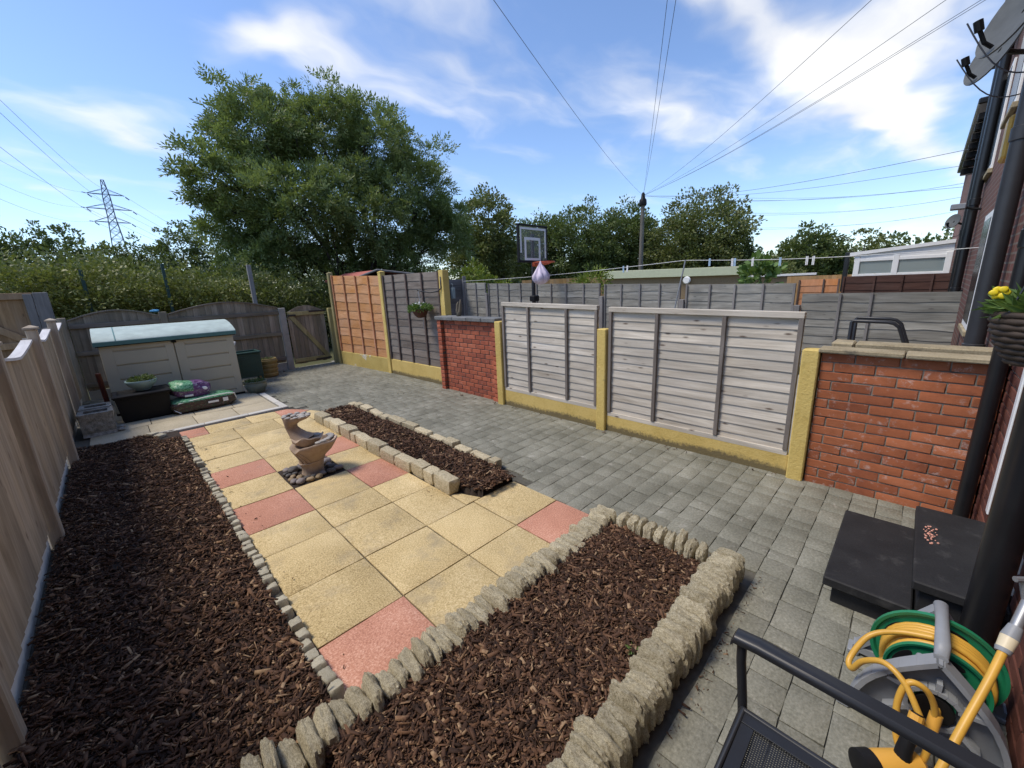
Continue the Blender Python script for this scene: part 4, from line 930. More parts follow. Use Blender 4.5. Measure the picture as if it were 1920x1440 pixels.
def dish(label, c, r, yaw, tilt):
    t = thing('satellite_dish', label, 'satellite dish', (c[0], WY, c[2]))
    Rm = Matrix.Rotation(yaw, 3, 'Z') @ Matrix.Rotation(tilt, 3, 'X'); c = Vector(c)
    T = lambda p: tuple(c + Rm @ Vector(p))
    mb = MB(); n = 28
    rings = [[T((r*q*0.92*math.cos(2*math.pi*k/n), 0.16*r*q*q, r*q*math.sin(2*math.pi*k/n))) for k in range(n)] for q in (0.02, .25, .5, .75, 1.0, 1.02)]
    rings += [[T((r*q*0.92*math.cos(2*math.pi*k/n), 0.16*r*q*q-0.012, r*q*math.sin(2*math.pi*k/n))) for k in range(n)] for q in (1.02, .6, .02)]
    mb.loft(rings); mb.build('reflector', MT['dish_grey'], t, smooth=50)
    mb = MB(); mb.tube([T((0, 0.05, -r*0.85)), T((0, r*0.4, -r*0.8)), T((0, r*0.68, -r*0.55))], 0.014, 8); arm = mb.build('feed_arm', MT['black_plastic'], t)
    mb = MB(); mb.tube([T((0, r*0.64, -r*0.6)), T((0, r*0.8, -r*0.40))], 0.026, 10); mb.build('receiver', MT['black_plastic'], arm)
    mb = MB(); mb.tube([tuple(c), (c.x, c.y-0.1, c.z-0.05), (c.x, WY, c.z-0.1)], 0.02, 8); mb.build('bracket', MT['black_metal'], t)
    mb = MB(); p0 = Vector(T((0, r*1.0, -r*0.5))); p1 = Vector((c.x+0.1, WY+0.05, c.z-r-0.1)); mb.tube([p0.lerp(p1, k/10) - Vector((0, 0, 0.14*math.sin(math.pi*k/10))) for k in range(11)], 0.005, 6); mb.build('cable', MT['wire'], t)
dish('large grey satellite dish high on the house wall', (5.0, WY+0.21, 3.36), 0.28, math.radians(30), math.radians(22))
dish('smaller grey satellite dish just below the large one', (5.9, WY+0.26, 3.42), 0.26, math.radians(30), math.radians(22))
for x_, z_, lab in ((12.4, 2.5, 'tiny satellite dish on the far end of the terrace'),):
    dish(lab, (x_, WY+0.2, z_), 0.14, math.radians(48), math.radians(18))

# black painted steps
st = thing('door_steps', 'black painted two-tier doorsteps against the house wall', 'steps', (2.7, -0.15, 0))
mb = MB(); mb.cbox(2.305, 3.04, -0.425, 0.115, -0.02, 0.10, 0.004); mb.build('riser', MT['black_paint'], st)
mb = MB(); mb.cbox(2.265, 3.075, -0.165, 0.152, 0.101, 0.15, 0.006); mb.build('tread', MT['black_paint'], st)
mb = MB(); mb.cbox(2.312, 3.07, -0.425, -0.175, 0.1015, 0.236, 0.004); mb.build('riser', MT['black_paint'], st)
mb = MB(); mb.cbox(2.285, 3.11, -0.428, -0.148, 0.237, 0.282, 0.006); mb.build('tread', MT['black_paint'], st)
MT['bait'] = plain('pinkish_crumbs', (0.62, 0.30, 0.22), 0.8, var=0.3, scale=60)
mb = MB()
for k in range(46): 
    a_ = (2.76+random.gauss(0, .055), -0.205+random.gauss(0, .014)); r_ = random.uniform(.0025, .006); mb.ell((a_[0], a_[1], 0.2825+r_*0.5), (r_*1.3, r_, r_*0.7), 6, 4)
o = single(mb, 'crumbs', MT['bait'], 'scatter of pinkish crumbs on the upper black step', 'crumbs', (2.76, -0.205, 0.282), kind='stuff')

# ------------------------------------------------------------------ things at the back of the garden
sh = thing('storage_shed', 'beige resin garden store with faded green lid', 'storage shed', (0.6, 8.4, 0.014))
z0 = 0.016
mb = MB(); mb.cbox(-0.185, 1.395, 7.985, 8.85, z0, 1.03, 0.012); mb.build('body', MT['shed_beige'], sh)
mb = MB(); mb.cbox(-0.19, 1.41, 7.96, 8.86, z0-0.001, z0+0.03, 0.008); mb.build('plinth', MT['black_plastic'], sh)
def shed_door(a, b, ga, gb):
    mb = MB(); y0 = 7.95
    zs = [0.10+0.2075*k for k in range(5)]
    mb.cbox(a, b, y0+0.018, y0+0.034, 0.05, 1.02, 0.003)
    mb.cbox(a, ga, y0, y0+0.0185, 0.05, 1.02, 0.003); mb.cbox(gb, b, y0, y0+0.0185, 0.05, 1.02, 0.003)
    prev = 0.05
    for z in (0.12, 0.325, 0.53, 0.735, 0.94):
        mb.cbox(ga-0.001, gb+0.001, y0+0.0005, y0+0.0185, prev, z-0.011, 0.002); prev = z+0.011
    mb.cbox(ga-0.001, gb+0.001, y0+0.0005, y0+0.0185, prev, 1.02, 0.003)
    return mb.build('door', MT['shed_beige'], sh)
d_ = shed_door(-0.18, 0.618, -0.05, 0.52); shed_door(0.632, 1.39, 0.75, 1.29)
mb = MB(); mb.cbox(0.60, 0.66, 7.93, 7.949, 0.985, 1.015, 0.004); mb.build('latch', MT['black_plastic'], d_)
prof = [(7.90, 1.035), (7.90, 1.09), (7.912, 1.105), (8.05, 1.158), (8.25, 1.208), (8.45, 1.24), (8.62, 1.25), (8.78, 1.22), (8.88, 1.14), (8.9, 1.035)]
lid = thing if False else None
mb = MB(); mb.prism([(p[0], p[1]) for p in prof], lambda u, v, w: (w, u, v), -0.225, 1.435); ld = mb.build('lid', [MT['shed_green']], sh, smooth=35)
mb = MB(); mb.cbox(-0.228, 1.438, 7.894, 7.8995, 1.03, 1.085, 0.002); mb.build('lid_rim', MT['shed_green_side'], ld)
mb = MB(); mb.cbox(-0.21, 1.42, 7.91, 8.88, 1.018, 1.034, 0.004); mb.build('lid_seal', MT['black_plastic'], ld)  # black sheet stands in for the dark gap under the lid
mb = MB()
pr2 = [(p[0], p[1]+0.0035) for p in prof[1:-1]]
mb.prism(pr2, lambda u, v, w: (w, u, v), 0.0, 0.012); mb.build('lid_seam', MT['shed_green_side'], ld)
mb = MB(); mb.tube([(-0.25, 8.3, 0.0), (-0.27, 8.3, 0.62)], 0.03, 8)
single(mb, 'red_pole', MT['red_dark'], 'dark red pole standing between the garden store and the back fence', 'pole', (-0.27, 8.5, 0.014))

# black lidded tub
bx = thing('storage_tub', 'black plastic tub with a lid in front of the garden store', 'storage tub', (0.12, 7.56, 0.014))
mb = MB(); ring = lambda e, z: [(-0.13-e, 7.40-e, z), (0.375+e, 7.40-e, z), (0.375+e, 7.75+e, z), (-0.13-e, 7.75+e, z)]
mb.loft([ring(-0.012, 0.015), ring(0.0, 0.03), ring(0.03, 0.345), ring(0.045, 0.35), ring(0.045, 0.365)]); mb.build('tub', MT['black_plastic'], bx)
mb = MB(); mb.loft([ring(0.055, 0.3655), ring(0.055, 0.385), ring(0.035, 0.402), ring(0.0, 0.402), ring(-0.02, 0.394)]); mb.build('lid', MT['black_plastic'], bx)
def leaf_tuft(c, r, n, size, zup, name, m, parent, seed=1, droop=0.3, width=0.45):
    R_ = np.random.default_rng(seed); V = []; Q = []
    for i in range(n):
        a = R_.uniform(0, 2*np.pi); rr_ = r*math.sqrt(R_.uniform(0, 1)); p = Vector((c[0]+rr_*math.cos(a), c[1]+rr_*math.sin(a), c[2]+zup*R_.uniform(0, 1)*(1-(rr_/r)**2*0.6)))
        d = Vector((math.cos(a)*R_.uniform(.2, 1), math.sin(a)*R_.uniform(.2, 1), R_.uniform(-droop, 0.9))).normalized(); s_ = d.cross(Vector((R_.normal(), R_.normal(), R_.normal()))).normalized()
        L = size*R_.uniform(.6, 1.3); w = L*width*0.5; nn = d.cross(s_)
        o = len(V); V += [p, p+d*L*0.5+s_*w+nn*L*0.06, p+d*L-nn*L*0.08, p+d*L*0.5-s_*w+nn*L*0.06]; Q.append((o, o+1, o+2, o+3))
    mb = MB(); mb.add(V, Q); return mb.build(name, m, parent, recalc=False)
def bowl_prof(r, h, foot, t=0.012):
    return [(0.0, 0.0), (foot, 0.0), (foot*1.1, h*0.08), (r*0.86, h*0.55), (r*0.99, h*0.85), (r, h*0.95), (r*0.985, h), (r-t*1.5, h), (r-t*1.8, h*0.86), (r*0.6, h*0.8), (0.0, h*0.82)]
pt = thing('plant_bowl', 'pale blue glazed bowl of leafy plants on the black tub', 'plant pot', (0.15, 7.58, 0.402))
mb = MB(); mb.lathe(bowl_prof(0.172, 0.145, 0.075), 0.15, 7.58, 0.4025, 32); mb.build('bowl', [MT['blue_glaze']], pt, smooth=50)
mb = MB(); mb.lathe([(0.0, 0.124), (0.14, 0.122)], 0.15, 7.58, 0.4025, 20); mb.build('compost', MT['soil'], pt)
leaf_tuft((0.16, 7.58, 0.525), 0.135, 420, 0.045, 0.075, 'foliage', MT['leaf_pot'], pt, 3)
pt = thing('plant_pot', 'squat grey-green glazed pot at the corner of the garden store', 'plant pot', (1.565, 7.93, 0.0))
mb = MB(); mb.lathe([(0.0, 0.002), (0.10, 0.002), (0.12, 0.02), (0.165, 0.10), (0.17, 0.14), (0.155, 0.175), (0.168, 0.185), (0.172, 0.205), (0.155, 0.207), (0.15, 0.18), (0.0, 0.175)], 1.575, 7.92, 0.0, 32); mb.build('pot', MT['green_glaze'], pt, smooth=50)
leaf_tuft((1.575, 7.92, 0.175), 0.135, 260, 0.05, 0.05, 'foliage', MT['leaf_pot'], pt, 5)
# dark green planter, tan ribbed tub
gp = thing('planter_box', 'dark green panelled planter box beside the garden store', 'planter', (1.72, 8.98, 0))
mb = MB(); mb.cbox(1.50, 1.92, 8.82, 9.20, 0.12, 0.57, 0.008); mb.build('box', MT['dark_green'], gp)
mb = MB(); mb.cbox(1.54, 1.88, 8.812, 8.8195, 0.18, 0.52, 0.003); mb.cbox(1.585, 1.835, 8.806, 8.8115, 0.225, 0.475, 0.003); mb.build('front_panel', MT['dark_green'], gp)
mb = MB(); mb.cbox(1.48, 1.94, 8.80, 8.84, 0.571, 0.60, 0.006); mb.cbox(1.48, 1.94, 9.18, 9.22, 0.571, 0.60, 0.006); mb.cbox(1.48, 1.52, 8.841, 9.179, 0.571, 0.60, 0.006); mb.cbox(1.90, 1.94, 8.841, 9.179, 0.571, 0.60, 0.006); mb.build('rim', MT['dark_green'], gp)
for (a, b) in ((1.51, 8.83), (1.88, 8.83), (1.51, 9.16), (1.88, 9.16)):
    mb = MB(); mb.cbox(a, a+0.035, b, b+0.035, 0.0, 0.119, 0.003); mb.build('foot', MT['dark_green'], gp)
mb = MB(); mb.tube([(1.47, 9.0, 0.575), (1.60, 9.04, 0.80)], 0.018, 10); single(mb, 'white_pipe', MT['white_paint'], 'short white plastic pipe sticking out of the green planter', 'pipe', (1.47, 9.0, 0.57))
tp = thing('ribbed_planter', 'round ribbed tan planter near the gate post', 'planter', (2.11, 9.3, 0))
mb = MB()
prf = [(0.0, 0.0), (0.15, 0.0)]
for k in range(4):
    b0 = 0.01+k*0.09; r0 = 0.168+0.006*k
    prf += [(r0-0.006, b0), (r0+0.012, b0+0.02), (r0+0.014, b0+0.06), (r0-0.006, b0+0.085)]
prf += [(0.185, 0.375), (0.16, 0.376), (0.155, 0.34), (0.0, 0.335)]
mb.lathe(prf, 2.11, 9.30, 0.0, 32); mb.build('tub', MT['tan_planter'], tp, smooth=40)
leaf_tuft((2.11, 9.30, 0.335), 0.13, 60, 0.05, 0.06, 'weeds', MT['leaf_pot'], tp, 8)
# stone trough (double)
tr = thing('stone_trough', 'lichened grey carved stone trough in the fence corner', 'stone trough', (-0.37, 7.3, 0.014))
mb = MB()
def trough(x0, x1, y0, y1, z1, t=0.055):
    nx, nz = 9, 7
    for (fx, a0, a1) in ((lambda u, w, z: (u, y0-w, z), x0, x1), (lambda u, w, z: (x1+w, u, z), y0, y1), (lambda u, w, z: (u, y1+w, z), x0, x1), (lambda u, w, z: (x0-w, u, z), y0, y1)):
        V = []
        for i in range(nx+1):
            for k in range(nz+1):
                u = a0+(a1-a0)*i/nx; z = 0.016+(z1-0.016)*k/nz
                w = 0.016*mnoise.noise(Vector((u*22, z*22, a0*7))) + (0.014 if k in (0, nz, nz-1) else 0.0) - (0.012 if k == 1 else 0)
                if i in (0, nx): w *= 0.2
                V.append(fx(u, w, z))
        F = [(i*(nz+1)+k, (i+1)*(nz+1)+k, (i+1)*(nz+1)+k+1, i*(nz+1)+k+1) for i in range(nx) for k in range(nz)]
        mb.add(V, F)
    mb.cbox(x0-0.012, x1+0.012, y0-0.012, y0+t, z1-0.012, z1+0.012, 0.01, jit=0.003); mb.cbox(x0-0.012, x1+0.012, y1-t, y1+0.012, z1-0.012, z1+0.012, 0.01, jit=0.003)
    mb.cbox(x0-0.010, x0+t, y0+t+.001, y1-t-.001, z1-0.012, z1+0.010, 0.01, jit=0.003); mb.cbox(x1-t, x1+0.010, y0+t+.001, y1-t-.001, z1-0.012, z1+0.010, 0.01, jit=0.003)
    mb.cbox(x0+0.01, x1-0.01, y0+0.01, y1-0.01, z1-0.10, z1-0.085, 0.002, m=1)
    for (q0, q1, r0, r1) in ((x0+t-.002, x0+t, y0+t, y1-t), (x1-t, x1-t+.002, y0+t, y1-t), (x0+t, x1-t, y0+t-.002, y0+t), (x0+t, x1-t, y1-t, y1-t+.002)):
        mb.cbox(q0, q1, r0, r1, z1-0.088, z1-0.013, 0.0004)
trough(-0.50, -0.20, 6.98, 7.25, 0.295, 0.042); 
tb = mb.build('trough', [MT['stone_trough'], MT['soil']], tr, smooth=30)
tr2 = thing('stone_trough', 'second lichened stone trough pushed behind the first', 'stone trough', (-0.36, 7.42, 0.014))
mb = MB(); trough(-0.49, -0.205, 7.285, 7.54, 0.31, 0.042); mb.build('trough', [MT['stone_trough'], MT['soil']], tr2, smooth=30)
for k, (a, b, r_) in enumerate(((-0.165, 7.15, 0.035), (-0.16, 7.02, 0.03))):
    mb = MB(); mb.ell((a, b, 0.014+r_*0.7), (r_*1.4, r_, r_*0.72), 12, 8, amp=0.2, seed=k); single(mb, 'stone', MT['stone_trough'], ['larger', 'smaller'][k]+' loose grey stone lying beside the stone trough', 'stone', (a, b, 0.014), smooth='all')

# compost bags
def pillow(c, s, seed, matf, name, mats, parent, n=10, sq=3.2, amp=0.09):
    mb = MB(); me = rock_mesh(name, seed, n, sq, amp, mats[0])
    for q in mats[1:]: me.materials.append(q)
    for p in me.polygons:
        p.material_index = matf(p.center)
    o = child_mesh(me, name, parent, c, rot=s[3], scale=s[:3]); me.polygons.foreach_set('use_smooth', [True]*len(me.polygons)); return o
b2 = thing('compost_bag', 'dark red and green printed bark bag lying flat on the pale slabs', 'compost bag', (0.77, 7.46, 0.014))
pillow((0.77, 7.47, 0.112), (0.78, 0.42, 0.20, (0, 0, 0.05)), 71, lambda p: 0 if p.z < 0.28 else 1, 'bag', [MT['bag_dark'], MT['bag_green_print']], b2, sq=5.0, amp=0.06)
mb = MB(); mb.tube([(0.385, 7.38, 0.13), (0.47, 7.27, 0.17), (0.75, 7.258, 0.205), (1.05, 7.285, 0.205), (1.148, 7.31, 0.18), (1.165, 7.33, 0.10)], 0.007, 6); mb.tube([(0.385, 7.38, 0.13), (0.42, 7.29, 0.07), (0.47, 7.262, 0.03)], 0.007, 6); mb.build('seam', MT['white_paint'], b2)
mb = MB(); mb.cbox(0.80, 0.93, 7.2545, 7.259, 0.105, 0.135, 0.001); mb.build('label_patch', MT['white_paint'], b2)
mb = MB(); mb.cbox(0.985, 1.05, 7.2625, 7.267, 0.095, 0.15, 0.001); mb.build('label_patch', MT['white_paint'], b2)
b1 = thing('compost_bag', 'purple and green compost bag slumped on the flat bag beside the tub', 'compost bag', (0.65, 7.55, 0.21))
pillow((0.655, 7.55, 0.315), (0.47, 0.38, 0.25, (0.05, 0.14, 0.1)), 75, lambda p: 1 if (p.x < -0.02 and p.z > 0.04) else 0, 'bag', [MT['bag_purple'], MT['bag_green_print']], b1, amp=0.13)
mb = MB(); mb.ell((0.80, 7.40, 0.31), (0.05, 0.02, 0.035), 10, 6); mb.build('label_patch', MT['white_paint'], b1)
mb = MB(); mb.cbox(0.56, 0.66, 7.352, 7.37, 0.235, 0.262, 0.001); mb.build('label_patch', MT['white_paint'], b1)
mb = MB(); mb.ell((0.615, 9.80, 1.435), (0.07, 0.03, 0.025), 10, 6, amp=.3); single(mb, 'blue_scrap', MT['blue_plastic'], 'blue plastic scrap on top of the back fence by the post', 'plastic scrap', (0.615, 9.8, 1.41))

# ------------------------------------------------------------------ fountain ornament
FB = Vector((1.065, 3.825, 0)); FS = Vector((0.7066, -0.7076, 0)); FD = Vector((0.7076, 0.7066, 0))
def FT(s, d, z): return tuple(FB + FS*s + FD*d + Vector((0, 0, z)))
fo = thing('fountain_ornament', 'brown cast-stone water feature with a gooseneck spout and scalloped bowl', 'garden ornament', (FB.x, FB.y, 0))
n = 48
def ringf(c, hw, hd, zf): return [FT(c+hw*math.cos(2*math.pi*k/n), hd*math.sin(2*math.pi*k/n), zf(2*math.pi*k/n)) for k in range(n)]
def rimz(th, base, f):
    w = math.exp(-((math.atan2(math.sin(th-4.18), math.cos(th-4.18)))/0.22)**2) + 0.5*math.exp(-((math.atan2(math.sin(th-1.9), math.cos(th-1.9)))/0.3)**2)
    return base + f*(0.024*math.cos(th) - 0.05*w + 0.006*math.sin(5*th))
flut = lambda amp: (lambda k: 1+amp*math.cos(14*2*math.pi*k/n))
rings = []
for (z, c, hw, hd, fl_) in ((0.0, 0.018, 0.098, 0.095, 0.02), (0.03, 0.020, 0.090, 0.088, 0.02), (0.085, 0.020, 0.098, 0.094, 0.02), (0.108, 0.020, 0.106, 0.10, 0.0), (0.122, 0.021, 0.108, 0.102, 0.0), (0.132, 0.022, 0.106, 0.10, 0.015), (0.18, 0.032, 0.135, 0.122, 0.015), (0.225, 0.047, 0.172, 0.142, 0.01)):
    f_ = flut(fl_); rings.append([FT(c+hw*f_(k)*math.cos(2*math.pi*k/n), hd*f_(k)*math.sin(2*math.pi*k/n), z) for k in range(n)])
rings += [ringf(0.058, 0.20, 0.155, lambda t: rimz(t, 0.265, 0.6)), ringf(0.066, 0.214, 0.163, lambda t: rimz(t, 0.292, 1)), ringf(0.067, 0.208, 0.158, lambda t: rimz(t, 0.303, 1)), ringf(0.067, 0.185, 0.138, lambda t: rimz(t, 0.300, 1)), ringf(0.066, 0.165, 0.12, lambda t: 0.262), ringf(0.06, 0.10, 0.08, lambda t: 0.25), ringf(0.05, 0.01, 0.01, lambda t: 0.25)]
mb = MB(); mb.loft(rings); mb.build('vase', MT['fountain'], fo, smooth=45)
mb = MB(); mb.tube([FT(0.021+0.110*math.cos(a), 0.104*math.sin(a), 0.115+0.012*math.cos(a)) for a in [2*math.pi*k/32 for k in range(32)]], 0.0065, 8, closed=True); mb.build('band', MT['fountain'], fo, smooth='all')
mb = MB()
for off in (0.0, 0.9, -0.9):                                       # leaf ribs sweeping down from the notch
    pts = []
    for k in range(10):
        q = k/9; z = 0.255-0.135*q; th = 4.05+off*0.3+0.75*q+off*0.12*q
        i = min(int(q*1), 0); hw = 0.195-0.088*q; hd = 0.152-0.051*q; c = 0.055-0.034*q
        pts.append(FT(c+hw*1.005*math.cos(th), hd*1.005*math.sin(th), z))
    mb.tube(pts, 0.005, 6)
mb.build('rib', MT['fountain'], fo, smooth='all')
# upper leaf dish and neck
mb = MB()
ruf = lambda t: 0.012*math.sin(4*t+0.6)+0.008*math.sin(7*t)
rings = [ringf(0.0, 0.05, 0.05, lambda t: 0.262), ringf(0.0, 0.09, 0.075, lambda t: 0.285), ringf(0.012, 0.130, 0.098, lambda t: 0.318+0.6*ruf(t)+0.01*math.cos(t)), ringf(0.018, 0.146, 0.105, lambda t: 0.345+ruf(t)+0.012*math.cos(t)), ringf(0.018, 0.138, 0.099, lambda t: 0.353+ruf(t)+0.012*math.cos(t)), ringf(0.012, 0.115, 0.08, lambda t: 0.345), ringf(-0.02, 0.05, 0.04, lambda t: 0.34)]
mb.loft(rings); mb.build('leaf_dish', MT['fountain'], fo, smooth=50)
mb = MB()
def nring(s, z, rs, rd, tilt): 
    return [FT(s+rs*math.cos(a)*math.cos(tilt), rd*math.sin(a), z+rs*math.cos(a)*math.sin(tilt)) for a in [2*math.pi*k/28 for k in range(28)]]
rings = [nring(-0.02, 0.325, 0.105, 0.085, 0.35), nring(-0.055, 0.355, 0.078, 0.07, 0.45), nring(-0.088, 0.395, 0.058, 0.058, 0.5), nring(-0.108, 0.430, 0.049, 0.052, 0.35), nring(-0.114, 0.462, 0.052, 0.056, 0.15), nring(-0.098, 0.49, 0.070, 0.066, 0.08), nring(-0.066, 0.515, 0.105, 0.083, 0.06), nring(-0.052, 0.538, 0.122, 0.092, 0.04), nring(-0.052, 0.548, 0.122, 0.092, 0.02), nring(-0.052, 0.552, 0.108, 0.080, 0.02), nring(-0.052, 0.535, 0.09, 0.065, 0.02), nring(-0.052, 0.530, 0.02, 0.02, 0.0)]
mb.loft(rings); mb.build('neck', MT['fountain'], fo, smooth=45)
mb = MB(); random.seed(4)
for k in range(10):
    a = 2*math.pi*k/10; mb.ell(FT(-0.052+0.105*math.cos(a), 0.08*math.sin(a), 0.553), (0.026, 0.024, 0.010), 8, 5)
for k in range(7):
    a = random.uniform(0, 6.28); mb.ell(FT(-0.05+0.05*math.cos(a), 0.04*math.sin(a), 0.545), (0.03, 0.025, 0.012), 8, 5)
mb.build('scalloped_rim', MT['fountain_pale'], fo, smooth='all')
mb = MB()
for k in range(7):
    a = -0.9+0.30*k; mb.ell(FT(0.075+0.155*math.cos(a)*0.95, 0.135*math.sin(a), 0.312+0.024*math.cos(a)), (0.033, 0.03, 0.009), 8, 5)
for k in range(6): mb.ell(FT(random.uniform(-.03, .12), random.uniform(-.05, .05), 0.352), (0.03, 0.024, 0.014), 8, 5)
mb.build('shell_crust', MT['fountain_pale'], fo, smooth='all')
# pit and pebbles
pb = MB(); pb.add([(0.84, 3.585, -0.004), (1.295, 3.585, -0.004), (1.295, 4.075, -0.004), (0.84, 4.075, -0.004)], [(0, 1, 2, 3)]); structure(pb, 'pebble_pit', MT['soil'])
MT['peb_dark'] = stony('dark_grey_pebble', [(0.3, (0.055, 0.052, 0.05)), (0.7, (0.13, 0.122, 0.115))], 20, 150, 0.4, 0.6, 0.3, 0.002, 0.2)
MT['peb_tan'] = stony('tan_pebble', [(0.3, (0.24, 0.17, 0.095)), (0.7, (0.44, 0.34, 0.21))], 20, 150, 0.4, 0.6, 0.3, 0.002, 0.2)
MT['peb_grey'] = stony('mauve_grey_pebble', [(0.3, (0.17, 0.145, 0.135)), (0.7, (0.33, 0.295, 0.28))], 20, 150, 0.4, 0.6, 0.3, 0.002, 0.2)
pm = {}
for key in ('peb_dark', 'peb_tan', 'peb_grey'):
    pm[key] = [rock_mesh('pebble', 90+i, 5, 2.2, 0.16, MT[key]) for i in range(3)]
plab = {'peb_dark': 'dark grey rounded pebble around the foot of the water feature', 'peb_tan': 'tan rounded pebble around the foot of the water feature', 'peb_grey': 'mauve-grey rounded pebble around the foot of the water feature'}
placed = []; tries = 0
while len(placed) < 36 and tries < 4000:
    tries += 1
    r_ = random.choice([0.026, 0.032, 0.038, 0.045]); a = random.uniform(0.855+r_*.6, 1.28-r_*.6); b = random.uniform(3.60+r_*.6, 4.06-r_*.6)
    q = Vector((a, b, 0))-FB; s_ = q.dot(FS)-0.018; d_ = q.dot(FD)
    if math.hypot(s_, d_) < 0.105+r_: continue
    if any(math.hypot(a-p[0], b-p[1]) < (r_+p[2])*0.93 for p in placed): continue
    placed.append((a, b, r_))
    near = (a+b) < 4.78
    key = random.choice(['peb_tan', 'peb_grey', 'peb_tan', 'peb_dark']) if near else random.choice(['peb_dark', 'peb_dark', 'peb_grey'])
    me = random.choice(pm[key]); o = bpy.data.objects.new('pebble', me); C.objects.link(o)
    o.location = (a, b, r_*0.62-0.006); o.scale = (r_*2.3, r_*1.75, r_*1.3); o.rotation_euler = (random.uniform(-.2, .2), random.uniform(-.2, .2), random.uniform(0, 3.1))
    tag(o, plab[key], 'pebble', 'pebbles around the water feature: ' + key[4:])
random.seed(23)

# ------------------------------------------------------------------ hanging baskets
hb = thing('hanging_basket', 'brown hanging basket of white flowers on the bracket before the purple-brown panel', 'hanging basket', (3.66, 5.82, 1.15))
bc = (3.66, 5.82, 1.155)
mb = MB(); mb.lathe([(0.0, 0.0), (0.05, 0.006), (0.10, 0.05), (0.135, 0.13), (0.14, 0.145), (0.125, 0.145), (0.0, 0.13)], *bc[:2], bc[2], 24); mb.build('basket', MT['terracotta'], hb, smooth=50)
leaf_tuft((bc[0], bc[1], bc[2]+0.13), 0.17, 520, 0.06, 0.11, 'foliage', MT['leaf_basket'], hb, 11, droop=0.6)
mb = MB()
for k in range(14): mb.ell((bc[0]+random.uniform(-.10, .1), bc[1]+random.uniform(-.05, .15), bc[2]+0.22+random.uniform(-.03, .04)), (0.016, 0.016, 0.009), 7, 5)
mb.build('flowers', MT['petal_white'], hb)
mb = MB()
for a in (0, 2.1, 4.2): mb.tube([(bc[0]+0.135*math.cos(a), bc[1]+0.135*math.sin(a), bc[2]+0.14), (bc[0], bc[1], bc[2]+0.44)], 0.004, 5)
mb.tube([(bc[0]+0.01, bc[1]-0.04, bc[2]), (bc[0]+0.01, bc[1]-0.05, bc[2]-0.12), (bc[0], bc[1]-0.045, bc[2]-0.17)], 0.004, 5)
mb.build('chain', MT['metal'], hb)
bk = thing('basket_bracket', 'curled black bracket on the tall yellow post holding the hanging basket', 'bracket', (3.86, 5.46, 1.6))
mb = MB(); mb.tube([(3.855, 5.46, 1.80), (3.855, 5.46, 1.62), (3.83, 5.52, 1.575), (3.76, 5.64, 1.56), (3.68, 5.78, 1.585), (3.655, 5.82, 1.61), (3.655, 5.84, 1.60)], 0.011, 8); mb.build('arm', MT['black_metal'], bk, smooth='all')

hb = thing('hanging_basket', 'wicker wall basket with yellow flowers on the house wall', 'hanging basket', (2.02, -0.285, 1.30))
bc = (2.03, -0.305, 1.30)
mb = MB()
for k in range(9):
    z_ = 0.02+0.0185*k; r_ = 0.07+0.062*math.sin(min(1, (k+1)/8.0)*1.45)
    mb.tube([(bc[0]+(r_+0.004*((j+k) % 2))*math.cos(2*math.pi*j/26), bc[1]+(r_+0.004*((j+k) % 2))*math.sin(2*math.pi*j/26), bc[2]+z_) for j in range(26)], 0.0105, 6, closed=True)
mb.lathe([(0.0, 0.005), (0.06, 0.006), (0.10, 0.06), (0.122, 0.165), (0.0, 0.15)], *bc[:2], bc[2], 22); mb.build('basket', MT['wicker'], hb, smooth='all')
leaf_tuft((bc[0]+0.0, bc[1]+0.02, bc[2]+0.165), 0.105, 420, 0.06, 0.07, 'foliage', MT['leaf_basket'], hb, 13, droop=0.2, width=0.28)
mb = MB()
for (fx, fy, fz) in ((1.985, -0.170, 1.535),):
    for k in range(6):
        a = 2*math.pi*k/6; mb.ell((fx+0.004*(k % 2), fy+0.013*math.cos(a), fz+0.011*math.sin(a)), (0.003, 0.011, 0.010), 8, 5, amp=0.3, seed=k)
    mb.tube([(fx+0.012, fy, fz), (fx+0.03, fy-0.05, fz-0.05), (bc[0], bc[1], bc[2]+0.15)], 0.004, 5)
mb.build('flowers', MT['petal_yellow'], hb, smooth='all')
mb = MB(); mb.tube([(2.10, WY, 1.95), (2.05, WY+0.1, 1.97), (2.03, bc[1], 1.93)], 0.009, 8)
for a in (0, 2.1, 4.2): mb.tube([(bc[0]+0.13*math.cos(a), bc[1]+0.13*math.sin(a), bc[2]+0.16), (2.03, bc[1], 1.93)], 0.003, 5)
mb.build('bracket', MT['black_metal'], hb)

